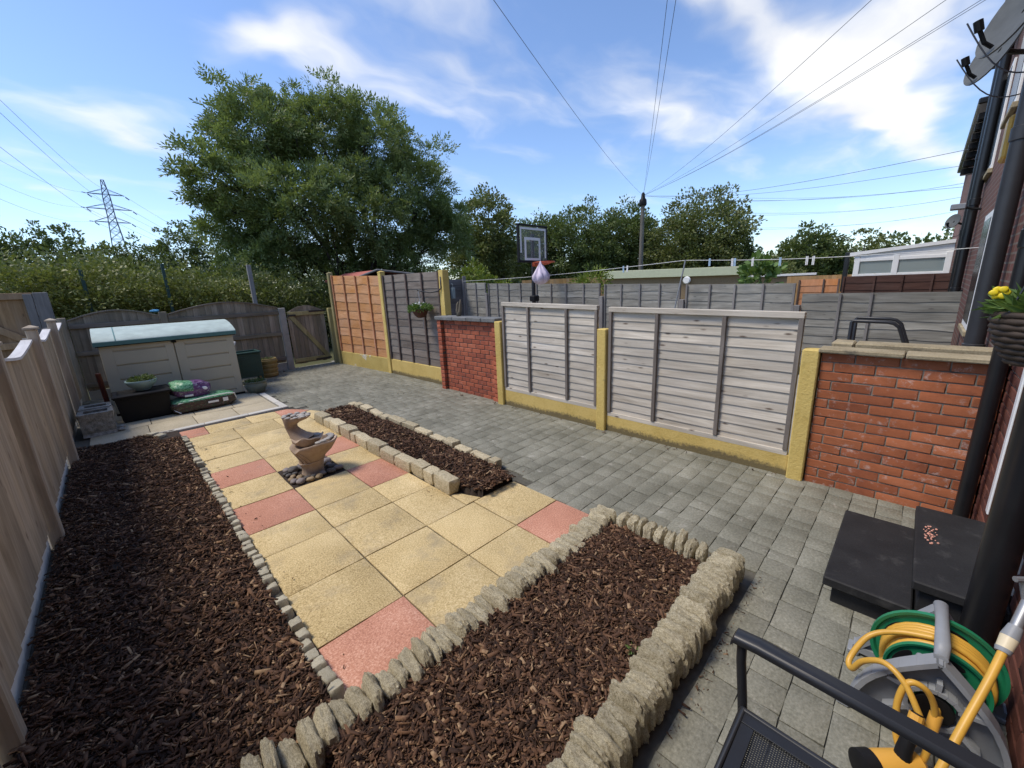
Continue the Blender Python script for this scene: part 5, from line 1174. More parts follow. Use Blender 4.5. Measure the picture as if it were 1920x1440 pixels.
# ------------------------------------------------------------------ black mesh armchair
def armchair(label, O, yaw=0.0, arm_z=0.64):
    t = thing('garden_armchair', label, 'chair', (O[0], O[1], 0))
    def T(p): return (O[0]+p[0], O[1]+p[1], p[2])
    k_ = arm_z/0.64; sz = 0.425*k_
    w = 0.27
    for s_, nm in ((-1, 'arm'), (1, 'arm')):
        mb = MB(); x_ = s_*w
        rings = []
        for (yy, zz_, hh) in ((0.262, arm_z-0.014, 0.010), (0.255, arm_z, 0.0135), (0.20, arm_z+0.004, 0.014), (-0.05, arm_z-0.004, 0.014), (-0.34, arm_z-0.02, 0.014)):
            rings.append([T((x_+a, yy, zz_+b)) for a, b in ((-0.024, -hh*0.4), (-0.018, -hh), (0.018, -hh), (0.024, -hh*0.4), (0.024, hh*0.4), (0.017, hh), (-0.017, hh), (-0.024, hh*0.4))])
        mb.loft(rings); mb.build(nm, MT['black_metal'], t, smooth=50)
        mb = MB(); mb.tube([T((x_, 0.238, arm_z-0.012)), T((x_, 0.236, arm_z-0.07*k_)), T((x_*0.985, 0.222, sz+0.03)), T((x_*0.97, 0.215, sz-0.03)), T((x_*0.98, 0.235, 0.003))], 0.0125, 12); mb.build('leg', MT['black_metal'], t, smooth=50)
        mb = MB(); mb.tube([T((x_*0.97, -0.34, 0.003)), T((x_*0.95, -0.27, sz-0.02))], 0.0125, 10); mb.build('leg', MT['black_metal'], t, smooth=50)
        mb = MB(); mb.tube([T((x_*0.95, -0.24, sz)), T((x_*0.95, -0.30, arm_z)), T((x_*0.93, -0.36, arm_z+0.22))], 0.0125, 10); mb.build('back_upright', MT['black_metal'], t, smooth=50)
    mb = MB(); xs = w*0.93
    mb.tube([T((-xs, 0.215, sz)), T((xs, 0.215, sz)), T((xs, -0.24, sz-0.012)), T((-xs, -0.24, sz-0.012))], 0.0115, 10, closed=True); fr = mb.build('seat_frame', MT['black_metal'], t, smooth=50)
    mb = MB(); N = 84
    for i in range(N+1):
        q = -xs+2*xs*i/N; mb.cbox(q-0.0016, q+0.0016, -0.24, 0.215, sz-0.0052, sz-0.0030, 0.0003, lambda x, y, z: T((x, y, z-0.012*math.sin(math.pi*(x+xs)/(2*xs)))))
        q = -0.24+0.455*i/N; mb.add([T((x_, q+e, sz-0.0028-0.012*math.sin(math.pi*(x_+xs)/(2*xs))+f_)) for x_ in [-xs+2*xs*j/8 for j in range(9)] for e, f_ in ((-0.0016, 0), (0.0016, 0))], [(2*j, 2*j+1, 2*j+3, 2*j+2) for j in range(8)])
    mb.build('seat_mesh', MT['black_metal'], t, recalc=False)
    for q in (-xs+0.022, xs-0.022):
        mb = MB(); mb.cbox(q-0.016, q+0.016, -0.235, 0.21, sz-0.0015, sz+0.0035, 0.001, lambda x, y, z: T((x, y, z))); mb.build('seat_binding', MT['black_metal'], t)
    mb = MB(); mb.cbox(-xs+0.04, xs-0.04, 0.175, 0.207, sz-0.0015, sz+0.0035, 0.001, lambda x, y, z: T((x, y, z))); mb.build('seat_binding', MT['black_metal'], t)
    mb = MB()
    for i in range(40):
        f_ = i/39; yy = -0.25-0.11*f_; zz_ = sz+0.06+(arm_z+0.20-sz-0.06)*f_; mb.cbox(-xs, xs, yy-0.001, yy+0.001, zz_-0.0015, zz_+0.0015, 0.0003, lambda x, y, z: T((x, y, z)))
    mb.tube([T((-xs, -0.355, arm_z+0.21)), T((xs, -0.355, arm_z+0.21))], 0.0125, 10); mb.build('back_mesh', MT['black_metal'], t)
    return t
armchair('charcoal metal armchair with a mesh seat beside the hose reel', (0.80, -0.02), arm_z=0.64)
# neighbour's black tube chair behind the low wall
nc = thing('tube_chair', 'black tube-framed chair in the neighbour yard behind the low wall', 'chair', (6.9, 0.3, -0.03))
for x_ in (6.65, 7.12):
    mb = MB(); mb.tube([(x_, 0.585, -0.028), (x_, 0.585, 0.99), (x_, 0.575, 1.005), (x_, 0.25, 1.0), (x_, 0.19, 0.985), (x_, 0.14, 0.94), (x_, -0.02, 0.5), (x_, -0.10, -0.028)], 0.021, 10); mb.build('side_frame', MT['black_metal'], nc, smooth=60)
mb = MB(); mb.cbox(6.67, 7.10, 0.02, 0.57, 0.46, 0.49, 0.01); mb.build('seat', MT['black_metal'], nc)
mb = MB(); mb.tube([(6.65, 0.575, 0.62), (7.12, 0.575, 0.62)], 0.012, 8); mb.build('cross_bar', MT['black_metal'], nc)

MT['reel_web'] = plain('shaded_grey_reel_plastic', (0.16, 0.168, 0.18), 0.6, var=0.2, scale=9)  # darker grey of the panel inside the reel's rim
# ------------------------------------------------------------------ hose reel
RY, RZ, RR = -0.225, 0.185, 0.165
hr = thing('hose_reel', 'green and grey hose reel wound with yellow hose', 'hose reel', (1.82, RY, 0))
def disc(x_, r, th, name):
    mb = MB(); nn_ = 48; rows = []
    for (q, dx) in ((0.0, 0), (0.25, 0.0), (0.30, 0.008), (0.55, 0.008), (0.60, 0.0), (0.90, 0.0), (0.94, 0.010), (1.0, 0.012), (1.0, -0.004), (0.9, -0.006), (0.0, -0.006)):
        rows.append([(x_-dx*th, RY+r*max(q, 0.005)*math.cos(2*math.pi*k/nn_), RZ+r*max(q, 0.005)*math.sin(2*math.pi*k/nn_)) for k in range(nn_)])
    mb.loft(rows, cap=False); o = mb.build(name, MT['reel_green'], hr, smooth=40)
    for k in range(5):
        mb = MB(); a = 2*math.pi*k/5+0.5; c_ = (x_-0.0125*th, RY+r*0.76*math.cos(a), RZ+r*0.76*math.sin(a)); tx = Vector((0, -math.sin(a), math.cos(a))); rd = Vector((0, math.cos(a), math.sin(a)))
        pts = [Vector(c_)+tx*(0.042*math.cos(b))+rd*(0.015*math.sin(b)) for b in [2*math.pi*j/14 for j in range(14)]]
        mb.loft([pts, [p-Vector((0.0035*th, 0, 0)) for p in pts]]); mb.build('disc_slot', MT['black_plastic'], o)
disc(1.955, 0.182, 1, 'disc'); disc(1.835, RR*0.83, 1, 'disc')
mb = MB(); mb.tube([(1.73, RY, RZ), (2.02, RY, RZ)], 0.05, 20); mb.build('drum', MT['reel_green'], hr, smooth=40)
# wound hose
mb = MB(); pts = []; turns = 0
for layer, (rad, x0_, x1_) in enumerate(((0.085, 1.855, 1.94), (0.106, 1.94, 1.855), (0.124, 1.855, 1.94), (0.14, 1.935, 1.868))):
    for k in range(4*28):
        a = 2*math.pi*k/28; f_ = k/(4*28); pts.append((x0_+(x1_-x0_)*f_+0.002*math.sin(3*a), RY+rad*math.cos(a), RZ+rad*math.sin(a)))
mb.tube(pts, 0.0108, 8); mb.build('wound_hose', MT['hose_yellow'], hr, smooth='all')
def bar(mb, p, q, w, d=0.016, up=(1, 0, 0)):
    p = Vector(p); q = Vector(q); t_ = (q-p).normalized(); u_ = Vector(up); s_ = t_.cross(u_).normalized(); u_ = s_.cross(t_)
    r = lambda c_: [c_+s_*w/2+u_*d/2, c_-s_*w/2+u_*d/2, c_-s_*w/2-u_*d/2, c_+s_*w/2-u_*d/2]
    mb.loft([r(p), r(q)])
def side_frame(X0, lean, nm):
    mb = MB(); ap = (X0+0.03*lean, RY+0.01, RZ+0.185); f1 = (X0, RY+0.215, 0.03); f2 = (X0, RY-0.195, 0.03)
    L1 = Vector(f1); L2 = Vector(f2); A_ = Vector(ap)
    if lean < 0: bar(mb, L1, A_, 0.022, 0.05); bar(mb, L2, A_, 0.022, 0.05)
    for a in (30, 90, 150, 215, 325):
        a = math.radians(a); bar(mb, (X0, RY+0.06*math.cos(a), RZ-0.02+0.06*math.sin(a)), (X0, RY+0.14*math.cos(a), max(0.035, RZ-0.04+0.125*math.sin(a))), 0.014, 0.040)
    ring = [(X0, RY+0.07*math.cos(2*math.pi*k/20), RZ-0.02+0.07*math.sin(2*math.pi*k/20)) for k in range(20)]
    for i in range(20): bar(mb, ring[i], ring[(i+1) % 20], 0.014, 0.044)
    bar(mb, L1+Vector((0, 0.01, 0)), L2-Vector((0, 0.01, 0)), 0.03, 0.05)
    pl_ = []
    for k in range(9):
        q = k/8; pl_.append((RY+0.205-0.19*q+0.045*math.sin(math.pi*q), 0.03+(RZ+0.13)*q))
    for k in range(9):
        q = 1-k/8; pl_.append((RY-0.185+0.19*q-0.045*math.sin(math.pi*q), 0.03+(RZ+0.13)*q))
    o = mb.build(nm, MT['reel_grey'], hr)
    if lean < 0: return o
    pm_ = MB(); pm_.prism(pl_, lambda u, v, w: (w, u, v), X0+0.012*lean, X0+0.018*lean); pm_.build('web_panel', MT['reel_web'], o)
    rm_ = MB()
    for i in range(len(pl_)-1): bar(rm_, (X0, *pl_[i]), (X0, *pl_[i+1]), 0.016, 0.055)
    rm_.build('moulded_rim', MT['reel_grey'], o)
    hm_ = MB(); hm_.tube([(X0-0.022*lean, RY, RZ-0.02), (X0+0.01*lean, RY, RZ-0.02)], 0.05, 20); hm_.build('hub', MT['black_plastic'], o, smooth=40)
    return o
side_frame(1.735, 1, 'side_frame'); side_frame(2.035, -1, 'side_frame')
mb = MB()
rings = []
for (x_, w_, z_) in ((1.735, 0.03, RZ+0.17), (1.765, 0.034, RZ+0.198), (1.89, 0.03, RZ+0.205), (2.01, 0.034, RZ+0.198), (2.035, 0.03, RZ+0.17)):
    rings.append([(x_, RY+0.01+w_*math.cos(a)*0.6, z_+0.016*math.sin(a)) for a in [2*math.pi*k/12 for k in range(12)]])
mb.loft(rings); mb.build('carry_handle', MT['reel_grey'], hr, smooth=50)
for (x_, y_) in ((1.735, RY+0.22), (1.735, RY-0.19), (2.035, RY+0.22), (2.035, RY-0.19)):
    mb = MB(); mb.cbox(x_-0.035, x_+0.035, y_-0.02, y_+0.02, 0.0, 0.022, 0.006); mb.build('foot', MT['reel_grey'], hr)
mb = MB(); mb.tube([(1.79, RY+0.05, RZ+0.105), (1.72, RY+0.055, RZ+0.115)], 0.012, 10); mb.build('crank_peg', MT['reel_grey'], hr)
# loose hose: loops in front, then up to the tap
ho = thing('garden_hose', 'loose yellow hose looping from the reel up to the wall tap', 'hose', (1.6, -0.2, 0))
def smooth_path(P, n=8):
    P = [Vector(p) for p in P]; out = []
    for i in range(len(P)-1):
        p0 = P[max(i-1, 0)]; p1 = P[i]; p2 = P[i+1]; p3 = P[min(i+2, len(P)-1)]
        for k in range(n):
            t_ = k/n; out.append(0.5*((2*p1)+(p2-p0)*t_+(2*p0-5*p1+4*p2-p3)*t_*t_+(3*p1-3*p2+p3-p0)*t_**3))
    out.append(P[-1]); return out
mb = MB(); mb.tube(smooth_path([(1.868, RY+0.02, RZ+0.145), (1.86, RY+0.11, RZ+0.115), (1.82, RY+0.185, RZ+0.075), (1.76, RY+0.225, RZ-0.01), (1.72, RY+0.215, RZ-0.02), (1.70, RY+0.19, RZ+0.05), (1.68, RY+0.14, RZ+0.10), (1.65, RY+0.09, RZ+0.09), (1.62, RY+0.05, RZ+0.04), (1.59, RY+0.01, RZ-0.05), (1.58, RY+0.02, RZ-0.13), (1.60, RY+0.07, RZ-0.12), (1.63, RY+0.09, RZ-0.0), (1.65, RY+0.075, RZ+0.09), (1.665, RY+0.03, RZ+0.08), (1.68, RY-0.0, RZ+0.0), (1.68, RY+0.01, RZ-0.08)]), 0.0098, 9); mb.build('front_loop', MT['hose_yellow'], ho, smooth='all')
mb = MB(); mb.tube(smooth_path([(1.76, -0.335, 0.475), (1.66, -0.305, 0.40), (1.54, -0.262, 0.29), (1.43, -0.222, 0.165), (1.38, -0.19, 0.06), (1.42, -0.15, 0.013), (1.55, -0.14, 0.012), (1.66, -0.19, 0.03), (1.70, -0.23, 0.15), (1.73, RY, RZ)]), 0.0112, 10); mb.build('feed_hose', MT['hose_yellow'], ho, smooth='all')
mb = MB(); mb.tube([(1.69, RY-0.005, RZ-0.01), (1.665, RY+0.0, RZ-0.06)], [0.017, 0.017], 12); mb.build('connector', MT['tool_yellow'], ho, smooth=40)
tpp = thing('wall_tap', 'outdoor tap on the house wall with a cream hose connector', 'tap', (1.86, WY, 0.56))
mb = MB(); mb.tube([(1.80, -0.35, 0.523), (1.86, -0.37, 0.60), (1.90, -0.40, 0.625), (1.92, WY, 0.625)], 0.014, 10); mb.build('spout', MT['metal'], tpp, smooth=50)
mb = MB(); mb.tube([(1.86, -0.37, 0.60), (1.86, -0.355, 0.66)], 0.016, 10); mb.tube([(1.84, -0.33, 0.665), (1.88, -0.38, 0.665)], 0.009, 8); mb.build('tap_handle', MT['metal'], tpp)
mb = MB(); mb.tube([(1.752, -0.332, 0.468), (1.778, -0.341, 0.497)], [0.0185, 0.021], 14); mb.build('connector', MT['cream_plastic'], tpp, smooth=40)
mb = MB(); mb.tube([(1.778, -0.341, 0.497), (1.803, -0.351, 0.527)], [0.0215, 0.0165], 14); mb.tube([(1.744, -0.3295, 0.4595), (1.753, -0.332, 0.469)], [0.017, 0.0195], 14); mb.build('connector_collar', MT['reel_grey'], tpp, smooth=40)
# yellow and black sprayer on the ground
sp = thing('hose_sprayer', 'yellow and black hand sprayer on the paving beneath the chair arm', 'sprayer', (1.50, -0.11, 0))
ax = Vector((0.62, -0.62, 0)).normalized(); c0 = Vector((1.465, -0.095, 0.05))
mb = MB(); mb.tube([c0, c0+ax*0.03, c0+ax*0.15, c0+ax*0.17], [0.036, 0.045, 0.042, 0.022], 24); mb.build('body', MT['tool_yellow'], sp, smooth=40)
mb = MB(); mb.tube([c0-ax*0.035, c0-ax*0.03, c0+ax*0.012, c0+ax*0.016], [0.036, 0.048, 0.048, 0.042], 24); mb.build('end_cap', MT['black_plastic'], sp, smooth=40)
mb = MB(); h0 = c0+ax*0.10; mb.tube([h0+Vector((0, 0, 0.02)), h0+Vector((0.01, 0, 0.06)), h0+Vector((0.04, -0.01, 0.12)), h0+Vector((0.07, -0.015, 0.165))], [0.024, 0.021, 0.018, 0.015], 14); hd_ = mb.build('handle', MT['black_plastic'], sp, smooth=50)
mb = MB(); mb.tube([h0+Vector((0.055, -0.0125, 0.143)), h0+Vector((0.068, -0.0145, 0.162))], 0.0195, 12); mb.build('ring', MT['tool_yellow'], hd_)

# ------------------------------------------------------------------ neighbour yard: basketball stand, washing line
bs = thing('basketball_hoop', 'basketball stand with clear backboard and orange rim behind the pale panel', 'basketball hoop', (7.35, 6.62, -0.03))
mb = MB(); mb.tube([(7.35, 6.62, -0.02), (7.33, 6.60, 2.75)], 0.045, 14); mb.cbox(7.0, 7.7, 6.55, 7.3, -0.029, 0.12, 0.03); mb.build('pole', MT['black_metal'], bs, smooth=40)
mb = MB(); mb.cbox(7.27, 7.45, 6.52, 6.70, 1.22, 1.36, 0.02); mb.build('crank_housing', MT['black_plastic'], bs)
x0, x1, y0, za, zb = 6.78, 7.72, 6.50, 2.16, 2.90
mb = MB(); mb.cbox(x0, x1, y0, y0+0.012, za, zb, 0.002); bb = mb.build('backboard', MT['acrylic'], bs)
mb = MB()
for (a, b, c_, d_) in ((x0-.03, x1+.03, zb, zb+.035), (x0-.03, x0, za, zb-0.001), (x0-.03, x1+.03, za-.05, za-0.001), (x1, x1+.02, za, zb-0.001)): mb.cbox(a, b, y0-.012, y0+.05, c_, d_, 0.004)
mb.build('board_frame', MT['black_plastic'], bb)
mb = MB(); w_ = 0.045
for (a, b, c_, d_) in ((x0+.03, x1-.03, zb-.075, zb-.03), (x0+.03, x0+.075, za+.16, zb-.076), (x1-.075, x1-.03, za+.05, zb-.076)): mb.cbox(a, b, y0-.004, y0-.001, c_, d_, 0.0005)
cx_ = 7.22
for (a, b, c_, d_) in ((cx_-.27, cx_+.27, zb-.30, zb-.24), (cx_-.27, cx_-.21, za+.05, zb-.301), (cx_+.21, cx_+.27, za+.05, zb-.301), (cx_-.27, cx_+.27, za-.02, za+.049)): mb.cbox(a, b, y0-.004, y0-.001, c_, d_, 0.0005)
mb.build('board_lines', MT['white_paint'], bb)
mb = MB(); rc = (7.27, 6.20, 2.10); mb.tube([(rc[0]+0.235*math.cos(2*math.pi*k/36), rc[1]+0.235*math.sin(2*math.pi*k/36), rc[2]) for k in range(36)], 0.012, 8, closed=True)
mb.cbox(rc[0]-.1, rc[0]+.1, 6.40, 6.497, 2.02, 2.115, 0.01); mb.tube([(rc[0]-.09, 6.45, 2.03), (rc[0]-.12, 6.2, 2.06), (rc[0], 6.0, 2.07), (rc[0]+.12, 6.2, 2.06), (rc[0]+.09, 6.45, 2.03)], 0.007, 6); mb.build('rim', MT['orange_red'], bs, smooth='all')
bgc = Vector((7.02, 6.10, 1.78))
hbag = thing('peg_bag', 'pink and white bag hanging from the basketball rim', 'bag', (7.03, 6.10, 1.6))
mb = MB(); nn_ = 40; rings = []
for (q, r_) in ((0.34, 0.006), (0.27, 0.03), (0.20, 0.075), (0.10, 0.14), (0.02, 0.185), (-0.06, 0.18), (-0.13, 0.125), (-0.17, 0.03)):
    rings.append([(bgc.x+r_*(1+0.45*mnoise.noise(Vector((math.cos(2*math.pi*k/nn_)*2, math.sin(2*math.pi*k/nn_)*2, q*5)))+0.14*math.sin(14*math.pi*k/nn_+q*8))*math.cos(2*math.pi*k/nn_), bgc.y+r_*(1+0.45*mnoise.noise(Vector((math.cos(2*math.pi*k/nn_)*2, math.sin(2*math.pi*k/nn_)*2, q*5+9)))+0.14*math.sin(14*math.pi*k/nn_+q*8))*math.sin(2*math.pi*k/nn_), bgc.z+q) for k in range(nn_)])
mb.loft(rings); mb.build('bag', MT['bag'], hbag, smooth='all')

wl = thing('washing_line', 'white washing line strung across the neighbour garden', 'washing line', (7.75, 3.16, 1.9))
LP = [Vector((7.86, 9.94, 1.80)), Vector((7.70, 3.16, 1.935)), Vector((7.70, WY, 1.835))]
def lineat(y_):
    a, b = (LP[0], LP[1]) if y_ > LP[1].y else (LP[1], LP[2]); t_ = (y_-a.y)/(b.y-a.y); p = a.lerp(b, t_); p.z -= 0.05*math.sin(math.pi*t_); return p
mb = MB(); mb.tube([lineat(9.94-(9.94-WY)*k/60) for k in range(61)], 0.0045, 6); mb.build('line', MT['white_line'], wl)
cp = thing('clothes_prop', 'thin grey clothes prop leaning under the washing line', 'clothes prop', (7.56, 3.45, -0.03))
mb = MB(); mb.tube([(7.56, 3.45, -0.025), (7.695, 3.165, 1.94)], 0.014, 8); mb.build('pole', MT['metal'], cp)
MT['peg_blue'] = plain('pale_blue_peg', (0.45, 0.62, 0.78), 0.5); 
for k, (y_, bl) in enumerate(((4.45, 1), (4.36, 0), (6.55, 0), (2.74, 1), (2.37, 0), (2.33, 1), (2.06, 0), (1.67, 1), (1.32, 0), (1.24, 0))):
    p = lineat(y_); mb = MB(); mb.cbox(p.x-0.008, p.x+0.008, p.y-0.016, p.y-0.002, p.z-0.10, p.z+0.03, 0.003); mb.cbox(p.x-0.008, p.x+0.008, p.y+0.002, p.y+0.016, p.z-0.10, p.z+0.03, 0.003)
    single(mb, 'clothes_peg', MT['peg_blue'] if bl else MT['white_paint'], ('pale blue' if bl else 'white') + ' clothes peg on the washing line', 'clothes peg', tuple(p), group='pegs on the washing line: ' + ('blue' if bl else 'white'))
dw = thing('driftwood', 'grey forked driftwood ornament standing on the brick pier coping', 'driftwood', (3.83, 5.02, 1.19))
mb = MB(); mb.tube([(3.83, 5.02, 1.195), (3.84, 4.99, 1.27), (3.84, 4.97, 1.36), (3.83, 4.95, 1.44)], [0.035, 0.026, 0.022, 0.008], 8); mb.tube([(3.83, 5.03, 1.20), (3.83, 5.05, 1.28), (3.83, 5.03, 1.37), (3.835, 5.01, 1.41)], [0.03, 0.02, 0.017, 0.006], 8); mb.build('branch', MT['driftwood'], dw, smooth='all')
for k, (x_, lab) in enumerate(((6.95, 'glass lantern hung on the dark end panel'), (7.45, 'glass lantern hung beside the corner post'))):
    mb = MB(); mb.cbox(x_-0.05, x_+0.05, 9.90, 9.99, 1.30, 1.62, 0.01); mb.tube([(x_, 9.95, 1.62), (x_, 9.95, 1.72), (x_, 10.02, 1.75)], 0.008, 6)
    single(mb, 'lantern', MT['glass_dark'], lab, 'lantern', (x_, 9.95, 1.3))

# ------------------------------------------------------------------ trees and shrubs
def leaf_cloud(lobes, nclump, per, leaf, seed, pairs=3, clump_r=0.30, inner=0.45, upbias=0.2, width=0.4, low_cut=None):
    R_ = np.random.default_rng(seed); lob = np.array(lobes, float)
    wts = (lob[:, 3]*lob[:, 4]*lob[:, 5])**0.67; wts /= wts.sum()
    li = R_.choice(len(lob), nclump, p=wts)
    d = R_.normal(size=(nclump, 3)); d /= np.linalg.norm(d, axis=1)[:, None]
    rad = inner+(1-inner)*R_.uniform(0, 1, nclump)**0.5
    rad *= 1+0.16*R_.normal(size=nclump)
    cc = lob[li, :3] + d*lob[li, 3:6]*rad[:, None]
    if low_cut is not None: cc[:, 2] = np.maximum(cc[:, 2], low_cut+R_.uniform(0, 0.3, nclump))
    cr = clump_r*np.cbrt(lob[li, 3]*lob[li, 4]*lob[li, 5])*R_.uniform(0.6, 1.3, nclump)
    n = nclump*per; ci = np.repeat(np.arange(nclump), per)
    off = R_.normal(size=(n, 3)); off *= (R_.uniform(0, 1, n)**0.5/np.linalg.norm(off, axis=1)*1.25)[:, None]
    off[:, 2] *= 0.75
    p = cc[ci] + off*cr[ci][:, None]
    out = off + d[ci]*0.7 + np.array([0, 0, upbias]) + R_.normal(size=(n, 3))*0.5
    ax = out/np.linalg.norm(out, axis=1)[:, None]
    sd_ = np.cross(ax, R_.normal(size=(n, 3))); sd_ /= np.linalg.norm(sd_, axis=1)[:, None]
    nm = np.cross(ax, sd_)
    Ls = leaf*R_.uniform(0.7, 1.3, n)
    Vs = []
    def leaflet(b, dirn, sidev, L, w):
        q = np.stack([b, b+dirn*(L*0.5)[:, None]+sidev*(w*0.5)[:, None], b+dirn*L[:, None], b+dirn*(L*0.5)[:, None]-sidev*(w*0.5)[:, None]], 1)
        Vs.append(q)
    if pairs == 0:
        leaflet(p, ax, sd_, Ls, Ls*width)
    else:
        stem = Ls*1.0
        for k in range(pairs):
            t_ = (k+0.6)/(pairs+0.6)
            b = p+ax*(stem*t_)[:, None]-np.array([0, 0, 1])*(stem*0.25*t_*t_)[:, None]
            for sg in (-1, 1):
                dn = ax*0.55+sd_*sg*0.8+nm*R_.normal(0, 0.25, (n, 1)); dn /= np.linalg.norm(dn, axis=1)[:, None]
                sv = np.cross(nm+R_.normal(0, .3, (n, 3)), dn); sv /= np.linalg.norm(sv, axis=1)[:, None]
                leaflet(b, dn, sv, Ls*0.5, Ls*0.5*width)
        b = p+ax*stem[:, None]-np.array([0, 0, 1])*(stem*0.25)[:, None]; leaflet(b, ax, sd_, Ls*0.5, Ls*0.5*width)
    V = np.concatenate(Vs, 0); N = len(V)
    return V.reshape(-1, 3), np.arange(N*4).reshape(N, 4)
def limb(mb, a, b, r0, r1, seed, n=7, wob=0.12):
    a = Vector(a); b = Vector(b); L = (b-a).length; pts = []
    for k in range(n+1):
        t_ = k/n; p = a.lerp(b, t_); p += Vector((mnoise.noise(Vector((seed, t_*2.2, 0))), mnoise.noise(Vector((seed, t_*2.2, 5))), 0))*wob*L*math.sin(math.pi*t_); pts.append(p)
    mb.tube(pts, [r0+(r1-r0)*k/n for k in range(n+1)], 7)
    return pts
def tree(name, label, base, lobes, nclump, per, leaf, m, seed, trunk_r=0.12, stems=1, pairs=3, cat='tree', group=None, **kw):
    t = thing(name, label, cat, (base[0], base[1], -0.06), group)
    V, Q = leaf_cloud(lobes, nclump, per, leaf, seed, pairs, **kw)
    V = V - np.array([base[0], base[1], -0.06])
    me = fast_mesh('crown', V, Q, m); o = bpy.data.objects.new('crown', me); C.objects.link(o); o.parent = t
    rs = random.Random(seed); mb = MB()
    for i, lb in enumerate(lobes):
        b0 = (base[0]+rs.uniform(-.12, .12)*stems, base[1]+rs.uniform(-.1, .1)*stems, -0.06)
        top = (lb[0]+rs.uniform(-.2, .2)*lb[3], lb[1]+rs.uniform(-.2, .2)*lb[4], lb[2]+lb[5]*0.55)
        pts = limb(mb, b0, top, trunk_r*rs.uniform(.75, 1.1) if i < max(stems, 1) else trunk_r*0.55, trunk_r*0.12, seed+i*3.3)
        for q in range(3):
            k = rs.randint(3, 6); e = Vector((lb[0]+rs.uniform(-.8, .8)*lb[3], lb[1]+rs.uniform(-.8, .8)*lb[4], lb[2]+rs.uniform(-.4, .7)*lb[5]))
            limb(mb, pts[k], e, trunk_r*0.3, trunk_r*0.06, seed+i+q*1.7, 5)
    mb.build('trunk', MT['bark'], t, smooth='all')
    return t
L6 = lambda l, ky=1.0: [(a, b, c, rx, rx*ky, rz) for (a, b, c, rx, rz) in l]
ash = L6([(4.71, 16.33, 7.16, 1.47, 1.38), (6.96, 16.6, 7.75, 1.82, 1.45), (8.36, 15.37, 7.2, 1.53, 1.5), (9.99, 14.97, 5.44, 1.48, 1.71), (3.06, 15.71, 5.34, 0.94, 0.84), (3.62, 16.63, 4.32, 1.11, 0.85), (5.26, 15.11, 4.74, 1.75, 1.34), (7.69, 15.16, 4.65, 1.89, 1.5), (10.79, 14.41, 4.21, 0.99, 1.26), (4.55, 15.86, 3.1, 1.6, 0.88), (6.84, 16.11, 2.99, 1.72, 0.79), (9.26, 15.43, 3.19, 1.71, 1.06)])
tree('ash_tree', 'large spreading multi-stemmed ash tree beyond the back fence', (7.4, 15.7), [(a, b, c-0.22, rx*0.92, ry*0.92, rz*0.90) for (a, b, c, rx, ry, rz) in ash], 760, 30, 0.27, MT['leaf_ash'], 5, 0.15, 5, 3, clump_r=0.21, inner=0.35, width=0.34)
# small sprigs poking out of the crown top belong to the same crown; more trees behind
def simple_tree(label, lobes, m, seed, n=480, per=62, leaf=0.19, base=None, ky=1.0, trunk=0.16, group='background trees', name='broadleaf_tree', pairs=0, **kw):
    lb = L6(lobes, ky); b = base or (lb[0][0], lb[0][1])
    lb = lb + [(b[0]+.3, b[1], max(0.9, lb[0][2]*0.35), lb[0][3]*0.8, lb[0][3]*0.8, max(0.8, lb[0][2]*0.3))]
    return tree(name, label, b, lb, n, per, leaf, m, seed, trunk, 1, pairs, group=group, width=0.6, clump_r=0.19, inner=0.4, **kw)
simple_tree('tall dark tree just right of the big ash', [(16.09, 17.81, 4.6, 1.6, 2.1), (15.5, 18.15, 3.4, 1.6, 1.6), (16.7, 17.35, 3.1, 1.3, 1.5)], MT['leaf_olive'], 21, 480, 56, 0.15)
simple_tree('dark tree behind the basketball backboard', [(27.0, 23.6, 4.3, 2.3, 2.6), (25.2, 24.2, 3.4, 2.0, 2.0)], MT['leaf_dark'], 22)
simple_tree('rounded tree between the backboard and the telegraph pole', [(27.57, 19.89, 4.75, 2.5, 2.6), (28.2, 18.8, 3.2, 2.0, 2.0)], MT['leaf_dark'], 23)
simple_tree('dense tree straight behind the telegraph pole', [(31.3, 17.79, 4.7, 2.6, 2.5), (31.5, 16.3, 3.3, 2.0, 2.0)], MT['leaf_dark'], 24)
simple_tree('big dome-shaped tree right of the telegraph pole', [(31.85, 11.9, 4.9, 2.85, 2.5), (31.0, 13.51, 3.9, 2.3, 2.0), (32.45, 10.16, 3.3, 1.6, 1.8), (31.5, 12, 2.8, 2.8, 1.8)], MT['leaf_olive'], 25, 620)
simple_tree('rounded dark tree left of the conservatory', [(33.51, 5.74, 2.75, 1.55, 1.7), (34.0, 4.8, 2.0, 1.3, 1.1)], MT['leaf_dark'], 26, 260)
simple_tree('loose pale tree showing above the conservatory roof', [(33.86, 3.1, 2.9, 1.2, 1.1), (33.9, 2.3, 2.3, 1.1, 0.9)], MT['leaf_olive'], 27, 110, 34, 0.14)
for k, (x_, y_, w_) in enumerate(((33.0, 8.17, 1.8), (30.5, 6.9, 1.5), (33.7, 4.2, 1.5), (31, 9.6, 1.6))):
    simple_tree(['low green bush below the dome-shaped tree', 'low green bush behind the pegs on the washing line', 'low green bush beside the conservatory', 'low green bush at the foot of the dome-shaped tree'][k], [(x_, y_, 1.5, w_, 1.0)], MT['leaf_olive'] if k % 2 else MT['leaf_dark'], 31+k, 150, 36, 0.15, trunk=0.06, name='bush', group='bushes behind the far gardens')
